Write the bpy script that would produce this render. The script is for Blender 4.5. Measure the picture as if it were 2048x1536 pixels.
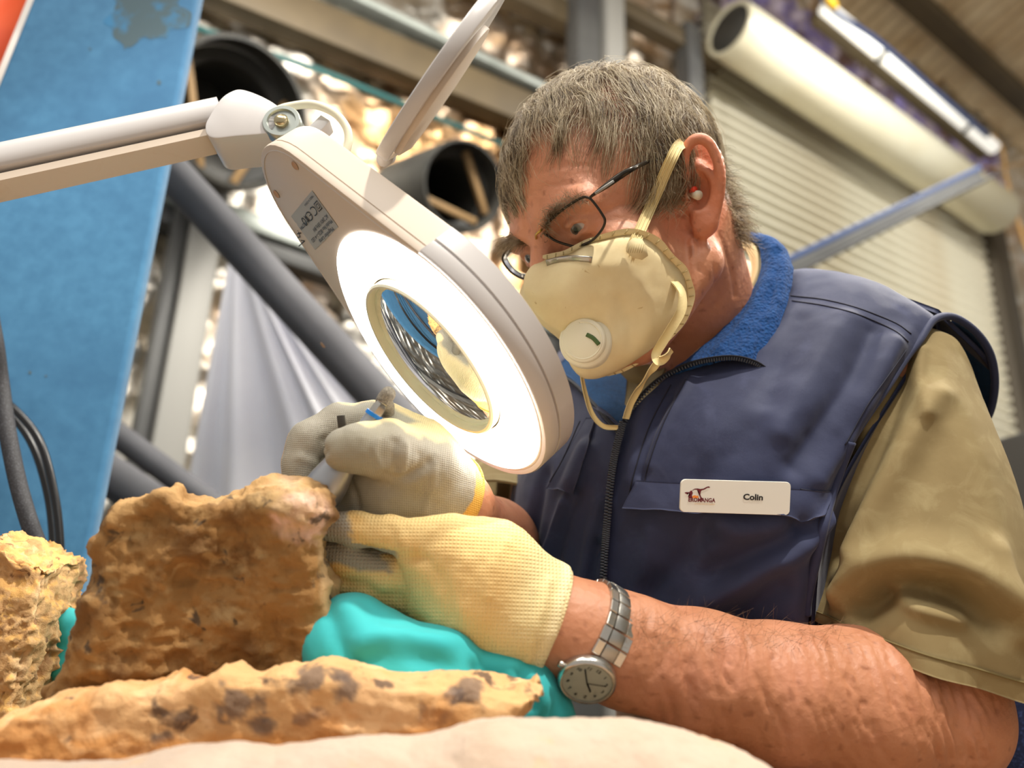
import bpy, bmesh, math, random
import numpy as np
from mathutils import Matrix, Vector
from mathutils.bvhtree import BVHTree

# ------------------------------------------------------------------ clear
for _o in list(bpy.data.objects): bpy.data.objects.remove(_o)
SC = bpy.context.scene; COL = SC.collection
rng = np.random.default_rng(7); random.seed(7)

# ------------------------------------------------------------------ camera
FPX = 1600.0
CAM = np.array([0.0, 0.0, 1.05])
_p, _r = math.radians(18.5), math.radians(2.0)
_fw = np.array([0, math.cos(_p), math.sin(_p)]); _up = np.array([0, -math.sin(_p), math.cos(_p)]); _rt = np.array([1.0, 0, 0])
RT = _rt * math.cos(_r) + _up * math.sin(_r); UP = -_rt * math.sin(_r) + _up * math.cos(_r); BK = -_fw
RC = np.stack([RT, UP, BK], 1)                      # camera axes as columns
cam_d = bpy.data.cameras.new('camera'); cam = bpy.data.objects.new('camera', cam_d); COL.objects.link(cam)
_m = Matrix.Identity(4)
for i in range(3):
    for j in range(3): _m[i][j] = RC[i, j]
    _m[i][3] = CAM[i]
cam.matrix_world = _m
cam_d.sensor_width = 36.0; cam_d.lens = FPX / 2048 * 36.0; cam_d.clip_start = 0.02
cam_d.dof.use_dof = True; cam_d.dof.focus_distance = 0.625; cam_d.dof.aperture_fstop = 3.5
SC.camera = cam

# ------------------------------------------------------------------ world, lights, exposure
SC.view_settings.view_transform = 'Standard'; SC.view_settings.look = 'None'
SC.view_settings.gamma = 1.0; SC.view_settings.use_curve_mapping = False; SC.view_settings.exposure = 0.0
w = bpy.data.worlds.new('world'); SC.world = w; w.use_nodes = True
w.node_tree.nodes['Background'].inputs[0].default_value = (1.0, 0.955, 0.895, 1); w.node_tree.nodes['Background'].inputs[1].default_value = 0.52

def lamp(kind, name, loc, target, power, color=(1, 1, 1), size=0.5, size_y=None, spot=None, blend=.3):
    d = bpy.data.lights.new(name, kind); o = bpy.data.objects.new(name, d); COL.objects.link(o)
    d.energy = power; d.color = color
    if kind == 'AREA':
        d.size = size
        if size_y: d.shape = 'RECTANGLE'; d.size_y = size_y
    if kind == 'SPOT':
        d.spot_size = math.radians(spot); d.spot_blend = blend; d.shadow_soft_size = size
    if kind == 'SUN': d.angle = size
    o.location = loc
    o.rotation_euler = (Vector(target) - Vector(loc)).to_track_quat('-Z', 'Y').to_euler()
    return o
# a bright high-bay lamp above the bench, a second one behind the man, long shop tubes, an added front fill
lamp('SPOT', 'high_bay_lamp', (.72, -.20, 3.2), (0.25, 0.62, 1.2), 235, (1, .94, .84), size=.03, spot=60)
lamp('SPOT', 'rear_high_bay_lamp', (1.9, 1.5, 3.2), (0.25, 0.65, 1.3), 170, (1, .93, .82), size=.05, spot=50)
lamp('AREA', 'bench_fill_light', (-0.5, -0.3, 3.0), (0.2, 0.8, 1.1), 30, (1, .95, .88), size=1.8, size_y=.5)  # unseen front fill, added to brighten the man
lamp('AREA', 'shed_tube_light', (0.2, 1.2, 3.4), (0.2, 3.0, 1.6), 110, (1, .95, .86), size=2.4, size_y=.25)
lamp('AREA', 'door_tube_light', (2.3, 2.6, 4.2), (2.6, 4.0, 1.2), 100, (1, .97, .91), size=1.6, size_y=.3)

# ------------------------------------------------------------------ pixel helpers (2048 x 1536 frame)
def P(px, py, d):
    return CAM + RC @ np.array([(px - 1024) / FPX * d, -(py - 768) / FPX * d, -d])
def PP(pts): return np.array([P(*p) for p in pts])
def ray(px, py):
    v = RC @ np.array([(px - 1024) / FPX, -(py - 768) / FPX, -1.0]); return v / np.linalg.norm(v)
def proj(V):
    c = (np.asarray(V) - CAM) @ RC
    return np.stack([1024 + FPX * c[:, 0] / -c[:, 2], 768 - FPX * c[:, 1] / -c[:, 2], -c[:, 2]], 1)
def on_plane(px, py, pt, n):
    v = ray(px, py); t = np.dot(np.asarray(pt) - CAM, n) / np.dot(v, n); return CAM + v * t
def nrm(v):
    v = np.asarray(v, float); return v / np.linalg.norm(v)

# ------------------------------------------------------------------ mesh helpers
ORG = {}
def link(name, me, mat, parent, base, smooth):
    o = bpy.data.objects.new(name, me); COL.objects.link(o)
    if mat is not None: me.materials.append(mat)
    if smooth: me.shade_smooth()
    if parent is not None: o.parent = parent; ORG[o] = ORG[parent]
    else: o.location = base; ORG[o] = base
    return o
def make_mesh(name, V, F):
    me = bpy.data.meshes.new(name)
    if isinstance(F, np.ndarray): F = [F]
    tot = [np.full(len(f), np.shape(f)[1] if len(f) else 3) for f in F]; loops = np.concatenate([np.asarray(f).ravel() for f in F]).astype(np.int32)
    tot = np.concatenate(tot).astype(np.int32); st = np.concatenate([[0], np.cumsum(tot)[:-1]]).astype(np.int32)
    me.vertices.add(len(V)); me.vertices.foreach_set('co', np.asarray(V, np.float32).ravel())
    me.loops.add(len(loops)); me.loops.foreach_set('vertex_index', loops)
    me.polygons.add(len(tot)); me.polygons.foreach_set('loop_start', st); me.polygons.foreach_set('loop_total', tot)
    me.update(calc_edges=True); me.validate()
    return me
def ob(name, VF, mat, parent=None, smooth=True, col=None, base=None, label=None, auto=None):
    V, F = VF; V = np.asarray(V, float)
    if parent is not None: b = ORG[parent]
    else: b = np.array([(V[:, 0].min() + V[:, 0].max()) / 2, (V[:, 1].min() + V[:, 1].max()) / 2, V[:, 2].min()]) if base is None else np.asarray(base, float)
    me = make_mesh(name, V - b, F)
    if col is not None:
        a = me.color_attributes.new('Col', 'FLOAT_COLOR', 'POINT')
        c = np.ones((len(V), 4), np.float32); c[:, :3] = col; a.data.foreach_set('color', c.ravel())
    o = link(name, me, mat, parent, b, smooth)
    if auto:                                                   # keep creases sharper than this angle
        me.shade_smooth()
        bm = bmesh.new(); bm.from_mesh(me)
        for e in bm.edges:
            if len(e.link_faces) == 2 and e.calc_face_angle(0) > math.radians(auto): e.smooth = False
        bm.to_mesh(me); bm.free()
    if label: o['label'] = label
    return o
def thing(name, base, label, cat, group=None):
    o = bpy.data.objects.new(name, None); COL.objects.link(o); o.empty_display_size = .05
    o.location = base; ORG[o] = np.asarray(base, float); return tag(o, label, cat, group)
def tag(o, label, cat=None, group=None, kind=None):
    if label: o['label'] = label
    if cat: o['category'] = cat
    if group: o['group'] = group
    if kind: o['kind'] = kind
    return o
def struct(name, VF, mat, label=None, **k):
    o = ob(name, VF, mat, **k); o['kind'] = 'structure'
    if label: o['label'] = label
    return o
def join(*parts):
    Vs, Fs, n = [], [], 0
    for V, F in parts:
        V = np.asarray(V, float)
        for f in (F if isinstance(F, list) else [F]):
            if len(f): Fs.append(np.asarray(f) + n)
        Vs.append(V); n += len(V)
    return np.concatenate(Vs), Fs
def frame(axis, hint=(0, 0, 1)):
    a = nrm(axis); h = np.asarray(hint, float)
    if abs(np.dot(a, nrm(h))) > .95: h = np.array([1., 0, 0])
    x = nrm(h - a * np.dot(a, h)); return x, np.cross(a, x), a
def bmVF(bm):
    bm.verts.index_update()
    V = np.array([v.co[:] for v in bm.verts]); F = {}
    for f in bm.faces: F.setdefault(len(f.verts), []).append([v.index for v in f.verts])
    bm.free(); return V, [np.array(x) for x in F.values()]
def box(c, ax, hs, bev=0.0, seg=2):
    """c centre, ax three unit axes (rows), hs half sizes"""
    bm = bmesh.new(); bmesh.ops.create_cube(bm, size=2)
    for v in bm.verts: v.co = Vector([v.co[i] * hs[i] for i in range(3)])
    if bev: bmesh.ops.bevel(bm, geom=list(bm.edges), offset=bev, segments=seg, affect='EDGES', profile=.5)
    V, F = bmVF(bm); return np.asarray(c) + V @ np.asarray(ax), F
def bar(a, b, w, t, hint=(0, 0, 1), bev=0.0):
    """box from a to b, w wide across the hint direction, t thick along it"""
    a, b = np.asarray(a), np.asarray(b); x, y, z = frame(b - a, hint)
    return box((a + b) / 2, [x, y, z], [t / 2, w / 2, np.linalg.norm(b - a) / 2], bev)
def grid_faces(n, m, cu=False, cv=False):
    i = np.arange(n if cu else n - 1)[:, None]; j = np.arange(m if cv else m - 1)[None, :]
    i2, j2 = (i + 1) % n, (j + 1) % m
    return np.stack([i * m + j, i * m + j2, i2 * m + j2, i2 * m + j], -1).reshape(-1, 4)
def cr(C, n, closed=False):
    """Catmull-Rom through the points C (k, ...), n samples"""
    C = np.asarray(C, float); k = len(C)
    if closed: t = np.linspace(0, k, n, endpoint=False)
    else: t = np.linspace(0, k - 1, n)
    i = np.floor(t).astype(int)
    if not closed: i = np.minimum(i, k - 2)
    u = (t - i).reshape((-1,) + (1,) * (C.ndim - 1))
    if closed: g = lambda q: C[(i + q) % k]
    else:
        E = np.concatenate([(2 * C[:1] - C[1:2]), C, (2 * C[-1:] - C[-2:-1])]); g = lambda q: E[i + q + 1]
    p0, p1, p2, p3 = g(-1), g(0), g(1), g(2)
    return .5 * (2 * p1 + (p2 - p0) * u + (2 * p0 - 5 * p1 + 4 * p2 - p3) * u ** 2 + (3 * p1 - p0 - 3 * p2 + p3) * u ** 3)
def tube(pts, r, seg=12, n=None, closed=False, caps=True, flat=1.0, hint=(0, 0, 1)):
    """swept tube; r scalar or per control point; flat squashes one side"""
    pts = np.asarray(pts, float); r = np.broadcast_to(np.asarray(r, float), (len(pts),))
    if n:
        X = cr(np.concatenate([pts, r[:, None]], 1), n, closed); pts, r = X[:, :3], X[:, 3]
    k = len(pts)
    if closed: T = np.roll(pts, -1, 0) - np.roll(pts, 1, 0)
    else: T = np.gradient(pts, axis=0)
    T /= np.linalg.norm(T, axis=1)[:, None] + 1e-12
    x, _, _ = frame(T[0], hint); Xs = []
    for i in range(k):
        x = x - T[i] * np.dot(x, T[i]); x /= np.linalg.norm(x) + 1e-12; Xs.append(x)
    Xs = np.array(Xs); Ys = np.cross(T, Xs)
    a = np.linspace(0, 2 * np.pi, seg, endpoint=False)
    V = pts[:, None] + r[:, None, None] * (np.cos(a)[None, :, None] * Xs[:, None] * flat + np.sin(a)[None, :, None] * Ys[:, None])
    V = V.reshape(-1, 3); F = [grid_faces(k, seg, closed, True)]
    if caps and not closed:
        V = np.concatenate([V, pts[:1], pts[-1:]]); c0, c1 = k * seg, k * seg + 1; j = np.arange(seg); j2 = (j + 1) % seg
        F.append(np.concatenate([np.stack([np.full(seg, c0), j2, j], 1), np.stack([np.full(seg, c1), (k - 1) * seg + j, (k - 1) * seg + j2], 1)]))
    return V, F
def lathe(prof, c, axis, seg=48, hint=(0, 0, 1)):
    x, y, z = frame(axis, hint); prof = np.asarray(prof, float); a = np.linspace(0, 2 * np.pi, seg, endpoint=False)
    V = np.asarray(c) + prof[:, 0, None, None] * (np.cos(a)[None, :, None] * x + np.sin(a)[None, :, None] * y) + prof[:, 1, None, None] * z
    return V.reshape(-1, 3), [grid_faces(len(prof), seg, False, True)]
def prism(poly, ax, c, z0, z1, bev=0.0):
    """poly: 2-D outline in the plane of ax[0], ax[1] about c, extruded along ax[2] from z0 to z1"""
    bm = bmesh.new(); vs = [bm.verts.new((p[0], p[1], z0)) for p in poly]; f = bm.faces.new(vs)
    r = bmesh.ops.extrude_face_region(bm, geom=[f])
    for v in [g for g in r['geom'] if isinstance(g, bmesh.types.BMVert)]: v.co.z = z1
    bmesh.ops.recalc_face_normals(bm, faces=bm.faces)
    if bev:
        es = [e for e in bm.edges if abs(e.verts[0].co.z - e.verts[1].co.z) < 1e-9]
        bmesh.ops.bevel(bm, geom=es, offset=bev, segments=2, affect='EDGES', profile=.5)
    bmesh.ops.triangulate(bm, faces=[f for f in bm.faces if len(f.verts) > 4])
    V, F = bmVF(bm); return np.asarray(c) + V @ np.asarray(ax), F
def gnorm(G):
    du = np.gradient(G, axis=0); dv = np.gradient(G, axis=1); n = np.cross(du, dv); return n / (np.linalg.norm(n, axis=-1, keepdims=True) + 1e-12)
def patch(C, nu, nv):
    """smooth surface grid through control grid C (r, c, 3)"""
    A = cr(np.asarray(C, float), nu); return np.swapaxes(cr(np.swapaxes(A, 0, 1), nv), 0, 1)
def shell(G, t, toward=None):
    """grid -> closed sheet of thickness t"""
    n = gnorm(G)
    if toward is None: toward = CAM
    s = np.sign(np.sum(n * (np.asarray(toward) - G), -1).mean()) or 1.0
    a, b, _ = G.shape; V = np.concatenate([G.reshape(-1, 3), (G - n * s * t).reshape(-1, 3)]); N = a * b
    f = grid_faces(a, b); g = f[:, ::-1] + N
    if s < 0: f, g = f[:, ::-1], g[:, ::-1]
    idx = np.arange(N).reshape(a, b); loop = np.concatenate([idx[0, :], idx[1:, -1], idx[-1, -2::-1], idx[-2:0:-1, 0]])
    l2 = np.roll(loop, -1); e = np.stack([loop, loop + N, l2 + N, l2], 1)
    if s > 0: e = e[:, ::-1]
    return V, [f, g, e]
# ---- value noise
_H = rng.random((64, 64, 64)).astype(np.float32)
def vnoise(X):
    X = np.asarray(X, float); i = np.floor(X).astype(int); u = X - i; u = u * u * (3 - 2 * u); i &= 63; j = (i + 1) & 63; r = 0
    for a in (0, 1):
        for b in (0, 1):
            for c in (0, 1):
                w_ = (u[:, 0] if a else 1 - u[:, 0]) * (u[:, 1] if b else 1 - u[:, 1]) * (u[:, 2] if c else 1 - u[:, 2])
                r = r + w_ * _H[(j if a else i)[:, 0], (j if b else i)[:, 1], (j if c else i)[:, 2]]
    return r * 2 - 1
def fbm(X, sc, oct=4, gain=.5, ridged=False):
    X = np.asarray(X, float) * sc; r = 0; a = 1.0
    for k in range(oct):
        n = vnoise(X + 17.3 * k); r = r + a * ((1 - 2 * np.abs(n)) if ridged else n); X = X * 2.03; a *= gain
    return r
def vnormals(V, F):
    N = np.zeros_like(V)
    for f in (F if isinstance(F, list) else [F]):
        f = np.asarray(f); n = np.cross(V[f[:, 2]] - V[f[:, 0]], V[f[:, -1]] - V[f[:, 1]])
        for k in range(f.shape[1]): np.add.at(N, f[:, k], n)
    return N / (np.linalg.norm(N, axis=1)[:, None] + 1e-12)
def seg_dist(X, A, B):
    ba = B - A; h = np.clip(((X - A) @ ba) / (ba @ ba + 1e-12), 0, 1); return np.linalg.norm(X - A - h[:, None] * ba, axis=1)
def poly_dist(X, pts):
    d = np.full(len(X), 1e9)
    for a, b in zip(pts[:-1], pts[1:]): d = np.minimum(d, seg_dist(X, np.asarray(a), np.asarray(b)))
    return d
def crease(V, N, lines):
    """lines: (pts, width, height) raised (or sunk) folds"""
    D = np.zeros(len(V))
    for pts, w_, h_ in lines:
        pts = np.asarray(pts); m = np.all((V > pts.min(0) - 3 * w_) & (V < pts.max(0) + 3 * w_), axis=1)
        if m.any(): D[m] += h_ * np.exp(-(poly_dist(V[m], pts) / w_) ** 2)
    return V + N * D[:, None]
# ---- signed distance modelling
def smin(a, b, k):
    h = np.clip(.5 + .5 * (b - a) / k, 0, 1); return b + (a - b) * h - k * h * (1 - h)
def smax(a, b, k): return -smin(-a, -b, k)
def cap(X, a, b, r1, r2=None):
    if r2 is None: r2 = r1
    a = np.asarray(a); ba = np.asarray(b) - a; h = np.clip(((X - a) @ ba) / (ba @ ba + 1e-12), 0, 1)
    return np.linalg.norm(X - a - h[:, None] * ba, axis=1) - (r1 + (r2 - r1) * h)
def chain(X, pts, rs, k=0.0):
    d = None
    for i in range(len(pts) - 1):
        c = cap(X, pts[i], pts[i + 1], rs[i], rs[i + 1]); d = c if d is None else (smin(d, c, k) if k else np.minimum(d, c))
    return d
def ell(X, c, r, ax=None):
    q = X - np.asarray(c)
    if ax is not None: q = q @ np.asarray(ax).T
    q = q / np.asarray(r); k0 = np.linalg.norm(q, axis=1); k1 = np.linalg.norm(q / np.asarray(r), axis=1) + 1e-9
    return k0 * (k0 - 1) / k1
def surf(f, lo, hi, h, newton=2):
    lo = np.asarray(lo, float); B = 8
    nb = np.ceil((np.asarray(hi) - lo) / h / B).astype(int) + 1; n = nb * B
    g = [lo[k] + (np.arange(nb[k]) * B + (B - 1) / 2) * h for k in range(3)]
    C = np.stack(np.meshgrid(*g, indexing='ij'), -1).reshape(-1, 3); fc = f(C)
    keep = np.abs(fc) < B * h * .87 * 1.25 + h
    G = np.repeat(np.repeat(np.repeat(np.sign(fc).reshape(nb).astype(np.float32), B, 0), B, 1), B, 2)
    kb = np.argwhere(keep.reshape(nb)); off = np.stack(np.meshgrid(*[np.arange(B)] * 3, indexing='ij'), -1).reshape(-1, 3)
    for s in range(0, len(kb), 600):
        idx = (kb[s:s + 600, None] * B + off[None]).reshape(-1, 3); G[idx[:, 0], idx[:, 1], idx[:, 2]] = f(lo + idx * h)
    S = G < 0; cnt = np.zeros(tuple(n - 1), np.uint8)
    for a in (0, 1):
        for b in (0, 1):
            for c in (0, 1): cnt += S[a:n[0] - 1 + a, b:n[1] - 1 + b, c:n[2] - 1 + c]
    cells = np.argwhere((cnt > 0) & (cnt < 8)); vid = np.full(tuple(n - 1), -1, np.int32)
    vid[cells[:, 0], cells[:, 1], cells[:, 2]] = np.arange(len(cells))
    acc = np.zeros((len(cells), 3)); num = np.zeros(len(cells))
    cs = [np.array(q) for q in [(0, 0, 0), (1, 0, 0), (0, 1, 0), (1, 1, 0), (0, 0, 1), (1, 0, 1), (0, 1, 1), (1, 1, 1)]]
    for p_, q_ in [(0, 1), (2, 3), (4, 5), (6, 7), (0, 2), (1, 3), (4, 6), (5, 7), (0, 4), (1, 5), (2, 6), (3, 7)]:
        i, j = cells + cs[p_], cells + cs[q_]; u, v = G[i[:, 0], i[:, 1], i[:, 2]], G[j[:, 0], j[:, 1], j[:, 2]]
        m = (u < 0) != (v < 0); t = np.where(m, u / np.where(m, u - v, 1), 0)
        acc += np.where(m[:, None], cs[p_] + t[:, None] * (cs[q_] - cs[p_]), 0); num += m
    V = lo + (cells + acc / np.maximum(num, 1)[:, None]) * h; Fs = []
    for ax in range(3):
        sl0 = [slice(1, n[k] - 1) for k in range(3)]; sl0[ax] = slice(0, n[ax] - 1); sl1 = list(sl0); sl1[ax] = slice(1, n[ax])
        A, Bq = S[tuple(sl0)], S[tuple(sl1)]; e = np.argwhere(A != Bq); sg = A[e[:, 0], e[:, 1], e[:, 2]]
        o = np.ones(3, int); o[ax] = 0; e = e + o
        u, v = [(1, 2), (2, 0), (0, 1)][ax]; eu = np.zeros(3, int); ev = np.zeros(3, int); eu[u] = 1; ev[v] = 1
        q = np.stack([vid[tuple((e - eu - ev).T)], vid[tuple((e - ev).T)], vid[tuple(e.T)], vid[tuple((e - eu).T)]], 1)
        q[~sg] = q[~sg][:, ::-1]; Fs.append(q)
    F = np.concatenate(Fs); F = F[(F >= 0).all(1)]
    for _ in range(newton):
        d = f(V); e = h * .5; gr = np.stack([f(V + np.eye(3)[k] * e) - d for k in range(3)], 1) / e
        st = d[:, None] * gr / (np.sum(gr * gr, 1)[:, None] + 1e-6); l = np.linalg.norm(st, axis=1)[:, None]
        V = V - st * np.minimum(1, h * .6 / (l + 1e-12))
    return V, [F]
def bvh_of(V, F):
    fl = []
    for f in (F if isinstance(F, list) else [F]): fl += np.asarray(f).tolist()
    return BVHTree.FromPolygons(np.asarray(V).tolist(), fl)
def hit(bv, px, py, lift=0.0):
    """where the sight line through a pixel meets a built surface"""
    v = ray(px, py); h = bv.ray_cast(Vector(CAM), Vector(v))
    if h[0] is None: return None, None
    n = np.array(h[1]); n = n if np.dot(n, v) < 0 else -n
    return np.array(h[0]) + n * lift, n
def hits(bv, pts, lift=0.0):
    return np.array([h for h in (hit(bv, p[0], p[1], lift)[0] for p in pts) if h is not None])

# ------------------------------------------------------------------ materials
def lin(c):
    c = np.asarray(c, float) / 255; return tuple(np.where(c <= .04045, c / 12.92, ((c + .055) / 1.055) ** 2.4))
def M(name, rgb, rough=.5, metal=0.0, rgb2=None, nscale=8.0, lo=.35, hi=.65, bump=None, bump2=None, weave=None, sss=0.0, attr=False,
      emit=None, coat=0.0, rgb3=None, n3=3.0, lo3=.55, hi3=.7, sheen=0.0, stretch=None, spec=.5, trans=0.0, ior=1.45, rgb4=None, n4=20., lo4=.6, hi4=.66, sssr=(1, .35, .2)):
    m = bpy.data.materials.new(name); m.use_nodes = True; nt = m.node_tree; N = nt.nodes; L = nt.links; b = N['Principled BSDF']
    b.inputs['Roughness'].default_value = rough; b.inputs['Metallic'].default_value = metal; b.inputs['Specular IOR Level'].default_value = spec
    b.inputs['Base Color'].default_value = (*lin(rgb), 1)
    tc = N.new('ShaderNodeTexCoord'); co = tc.outputs['Object']
    if stretch:
        mp = N.new('ShaderNodeMapping'); mp.inputs['Scale'].default_value = stretch; L.new(co, mp.inputs[0]); co = mp.outputs[0]
    def noise(sc, det=5, rg=.6, dist=0.0):
        n = N.new('ShaderNodeTexNoise'); n.inputs['Scale'].default_value = sc; n.inputs['Detail'].default_value = det; n.inputs['Roughness'].default_value = rg
        n.inputs['Distortion'].default_value = dist; L.new(co, n.inputs['Vector']); return n.outputs['Fac']
    cur = None
    if attr:
        a = N.new('ShaderNodeVertexColor'); a.layer_name = 'Col'; cur = a.outputs['Color']
    def mixin(cur, c, sc, l, h, dist=0.0):
        mr = N.new('ShaderNodeMapRange'); mr.inputs[1].default_value = l; mr.inputs[2].default_value = h; L.new(noise(sc, dist=dist), mr.inputs[0])
        mx = N.new('ShaderNodeMix'); mx.data_type = 'RGBA'; L.new(mr.outputs[0], mx.inputs['Factor'])
        if cur is None: mx.inputs['A'].default_value = (*lin(rgb), 1)
        else: L.new(cur, mx.inputs['A'])
        if attr and c == 'dark':
            mx.blend_type = 'MULTIPLY'; mx.inputs['B'].default_value = (.72, .66, .62, 1)
        else: mx.inputs['B'].default_value = (*lin(c), 1)
        return mx.outputs['Result']
    if rgb2 is not None: cur = mixin(cur, rgb2, nscale, lo, hi)
    if rgb3 is not None: cur = mixin(cur, rgb3, n3, lo3, hi3, .4)
    if rgb4 is not None: cur = mixin(cur, rgb4, n4, lo4, hi4, .8)
    if cur is not None: L.new(cur, b.inputs['Base Color'])
    nm = None
    def addb(h, st, dist):
        nonlocal nm
        bp = N.new('ShaderNodeBump'); bp.inputs['Strength'].default_value = st; bp.inputs['Distance'].default_value = dist; L.new(h, bp.inputs['Height'])
        if nm is not None: L.new(nm, bp.inputs['Normal'])
        nm = bp.outputs['Normal']
    if bump: addb(noise(bump[0], 6, .65), bump[1], bump[2] if len(bump) > 2 else .002)
    if bump2:
        v = N.new('ShaderNodeTexVoronoi'); v.inputs['Scale'].default_value = bump2[0]; L.new(co, v.inputs['Vector']); addb(v.outputs['Distance'], bump2[1], bump2[2] if len(bump2) > 2 else .002)
    if weave:
        sc, st, dist = weave; o_ = None
        for axis in ('X', 'Z'):
            wv = N.new('ShaderNodeTexWave'); wv.wave_type = 'BANDS'; wv.bands_direction = axis; wv.inputs['Scale'].default_value = sc; wv.inputs['Distortion'].default_value = .6
            L.new(co, wv.inputs['Vector'])
            if o_ is None: o_ = wv.outputs['Fac']
            else:
                ad = N.new('ShaderNodeMath'); ad.operation = 'MULTIPLY'; L.new(o_, ad.inputs[0]); L.new(wv.outputs['Fac'], ad.inputs[1]); o_ = ad.outputs[0]
        addb(o_, st, dist)
    if nm is not None: L.new(nm, b.inputs['Normal'])
    if sss:
        b.inputs['Subsurface Weight'].default_value = sss; b.inputs['Subsurface Radius'].default_value = sssr; b.inputs['Subsurface Scale'].default_value = .006
    if emit: b.inputs['Emission Color'].default_value = (*emit[0], 1); b.inputs['Emission Strength'].default_value = emit[1]
    if coat: b.inputs['Coat Weight'].default_value = coat; b.inputs['Coat Roughness'].default_value = .08
    if sheen: b.inputs['Sheen Weight'].default_value = sheen; b.inputs['Sheen Roughness'].default_value = .4
    if trans: b.inputs['Transmission Weight'].default_value = trans; b.inputs['IOR'].default_value = ior
    return m
# ------------------------------------------------------------------ shed: floor, back wall, roof
_vp = RC @ np.array([(3600 - 1024) / FPX, -(1440 - 768) / FPX, -1.0]); WU = nrm([_vp[0], _vp[1], 0]); WN = np.array([WU[1], -WU[0], 0.0])
WZ = np.array([0, 0, 1.0]); WP0 = P(700, 300, 3.2); AXW = np.stack([WU, WN, WZ])
def W(px, py, off=0.0): return on_plane(px, py, WP0 + WN * off, WN)
_wb = np.array([WP0[0], WP0[1], 0.0])
def wl(u, z, off=0.0): return _wb + WU * u + WZ * z + WN * off

m_conc = M('concrete_floor', (120, 112, 102), .8, rgb2=(96, 90, 84), nscale=3, bump=(30, .2))
m_foil = M('foil_insulation', (214, 208, 196), .30, 1.0, rgb2=(232, 226, 214), nscale=2.5, bump=(10, .5, .03), rgb3=(206, 164, 116), n3=.8, lo3=.5, hi3=.62)
m_girt = M('brown_steel', (96, 82, 58), .6, .1, rgb2=(74, 63, 46), nscale=2)
m_galv = M('galvanised_steel', (176, 182, 176), .42, .35, rgb2=(150, 156, 150), nscale=6)
m_post = M('grey_painted_steel', (88, 88, 86), .5, .1, rgb2=(70, 70, 70), nscale=3)
m_postl = M('light_grey_steel', (150, 148, 142), .5, .1)
m_slat = M('cream_slat', (212, 208, 190), .45, rgb2=(200, 190, 166), nscale=1.2)
m_drum = M('cream_drum', (226, 222, 200), .35, rgb2=(210, 200, 168), nscale=1.0)
m_rub = M('black_rubber', (42, 42, 40), .55, rgb2=(60, 58, 52), nscale=6, bump=(12, .3, .005))
m_tan = M('tan_metal', (150, 120, 80), .6)
m_foil_daylit = M('daylit_foil', (158, 146, 206), .34, .5, rgb2=(208, 194, 212), nscale=7, lo=.45, hi=.55, bump=(12, .8, .03), rgb3=(120, 92, 84), n3=5., lo3=.5, hi3=.58)  # wall foil with the bluish daylight on it put into the colour
m_roof = M('corrugated_roof', (238, 216, 178), .45, .1, rgb2=(206, 176, 134), nscale=2.5, bump=(9, .3, .02))
m_blue = M('blue_paint', (54, 72, 112), .45)
m_green = M('green_paint', (44, 96, 96), .5)

struct('floor', box([0.5, 2.0, -.03], np.eye(3), [5, 5, .03]), m_conc)
struct('wall_right', box([5.6, 1.2, 2.6], np.eye(3), [.05, 4.2, 2.6]), M('cream_cladding', (206, 198, 176), .6), 'cream clad side wall of the shed')
# foil lining: a crinkled sheet hung on the wall
U_, Z_ = np.meshgrid(np.linspace(-3.0, 9.0, 540), np.linspace(0, 5.6, 280), indexing='ij')
G = _wb + WU * U_[..., None] + WZ * Z_[..., None]
_q = np.stack([U_.ravel() * 1.0, Z_.ravel() * .45, 0 * U_.ravel()], 1)
_d = (.028 * np.abs(np.sin(U_.ravel() * 17 + 1.2 * fbm(_q, 2.0, 2))) + .022 * fbm(_q * [1, 2.4, 1], 7.0, 4, ridged=True) + .02 * fbm(_q, 2.0, 3)).reshape(U_.shape)
G = G + WN * _d[..., None]
struct('wall_back', shell(G, .02), m_foil, label='crinkled silver foil insulation lining the back wall')
def beam(name, a, b, h, t, off, mat, label=None, bev=.004):
    """rail on the wall between two pixels of its centre line"""
    A, B = W(a[0], a[1], off), W(b[0], b[1], off)
    return struct(name, bar(A, B, t, h, WZ, bev), mat, label)
beam('trim_1', (250, -105), (1180, 282), .17, .1, .12, m_girt, 'brown steel girt across the foil wall')
beam('trim_2', (560, -60), (1300, 290), .035, .11, .14, m_galv, 'pale galvanised lip along the girt')
beam('trim_3', (900, -75), (1250, 96), .14, .1, .16, m_girt)
beam('trim_4', (180, 345), (1500, 795), .07, .1, .10, m_galv, 'pale galvanised rail low on the foil wall')
beam('trim_5', (180, 380), (1500, 830), .09, .09, .08, m_post)
beam('trim_6', (1230, 15), (1440, 128), .10, .09, .2, m_girt)
struct('trim_7', tube([W(330, 34, .1), W(640, 142, .1), W(1060, 312, .1)], .013, 10), m_green, 'green conduit along the foil wall')
def column(name, px, y0, y1, wpx, off, mat, label=None, top=4.3):
    A = W(px, y0, off); B = A * [1, 1, 0] + [0, 0, 0]; T = A * [1, 1, 0] + [0, 0, top]
    d = np.dot(A - CAM, -BK); return struct(name, box((B + T) / 2, AXW, [wpx * d / FPX / 2, .05, top / 2], .005), mat, label)
column('trim_8', 1166, 60, 200, 54, .25, m_post, 'dark grey steel column behind the head')
column('trim_9', 1219, 60, 200, 46, .26, m_postl, 'light grey flange of the steel column')
column('trim_10', 378, 640, 900, 62, .2, m_postl, 'pale grey steel post beside the white sheet', W(400, 375)[2])
column('trim_11', 322, 640, 900, 26, .16, m_post, None, W(340, 355)[2])
column('trim_12', 1378, 120, 300, 40, .22, m_post)
column('trim_13', 2014, 640, 800, 66, .16, M('dark_brown_steel', (74, 66, 54), .6), 'brown door jamb column')
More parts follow.
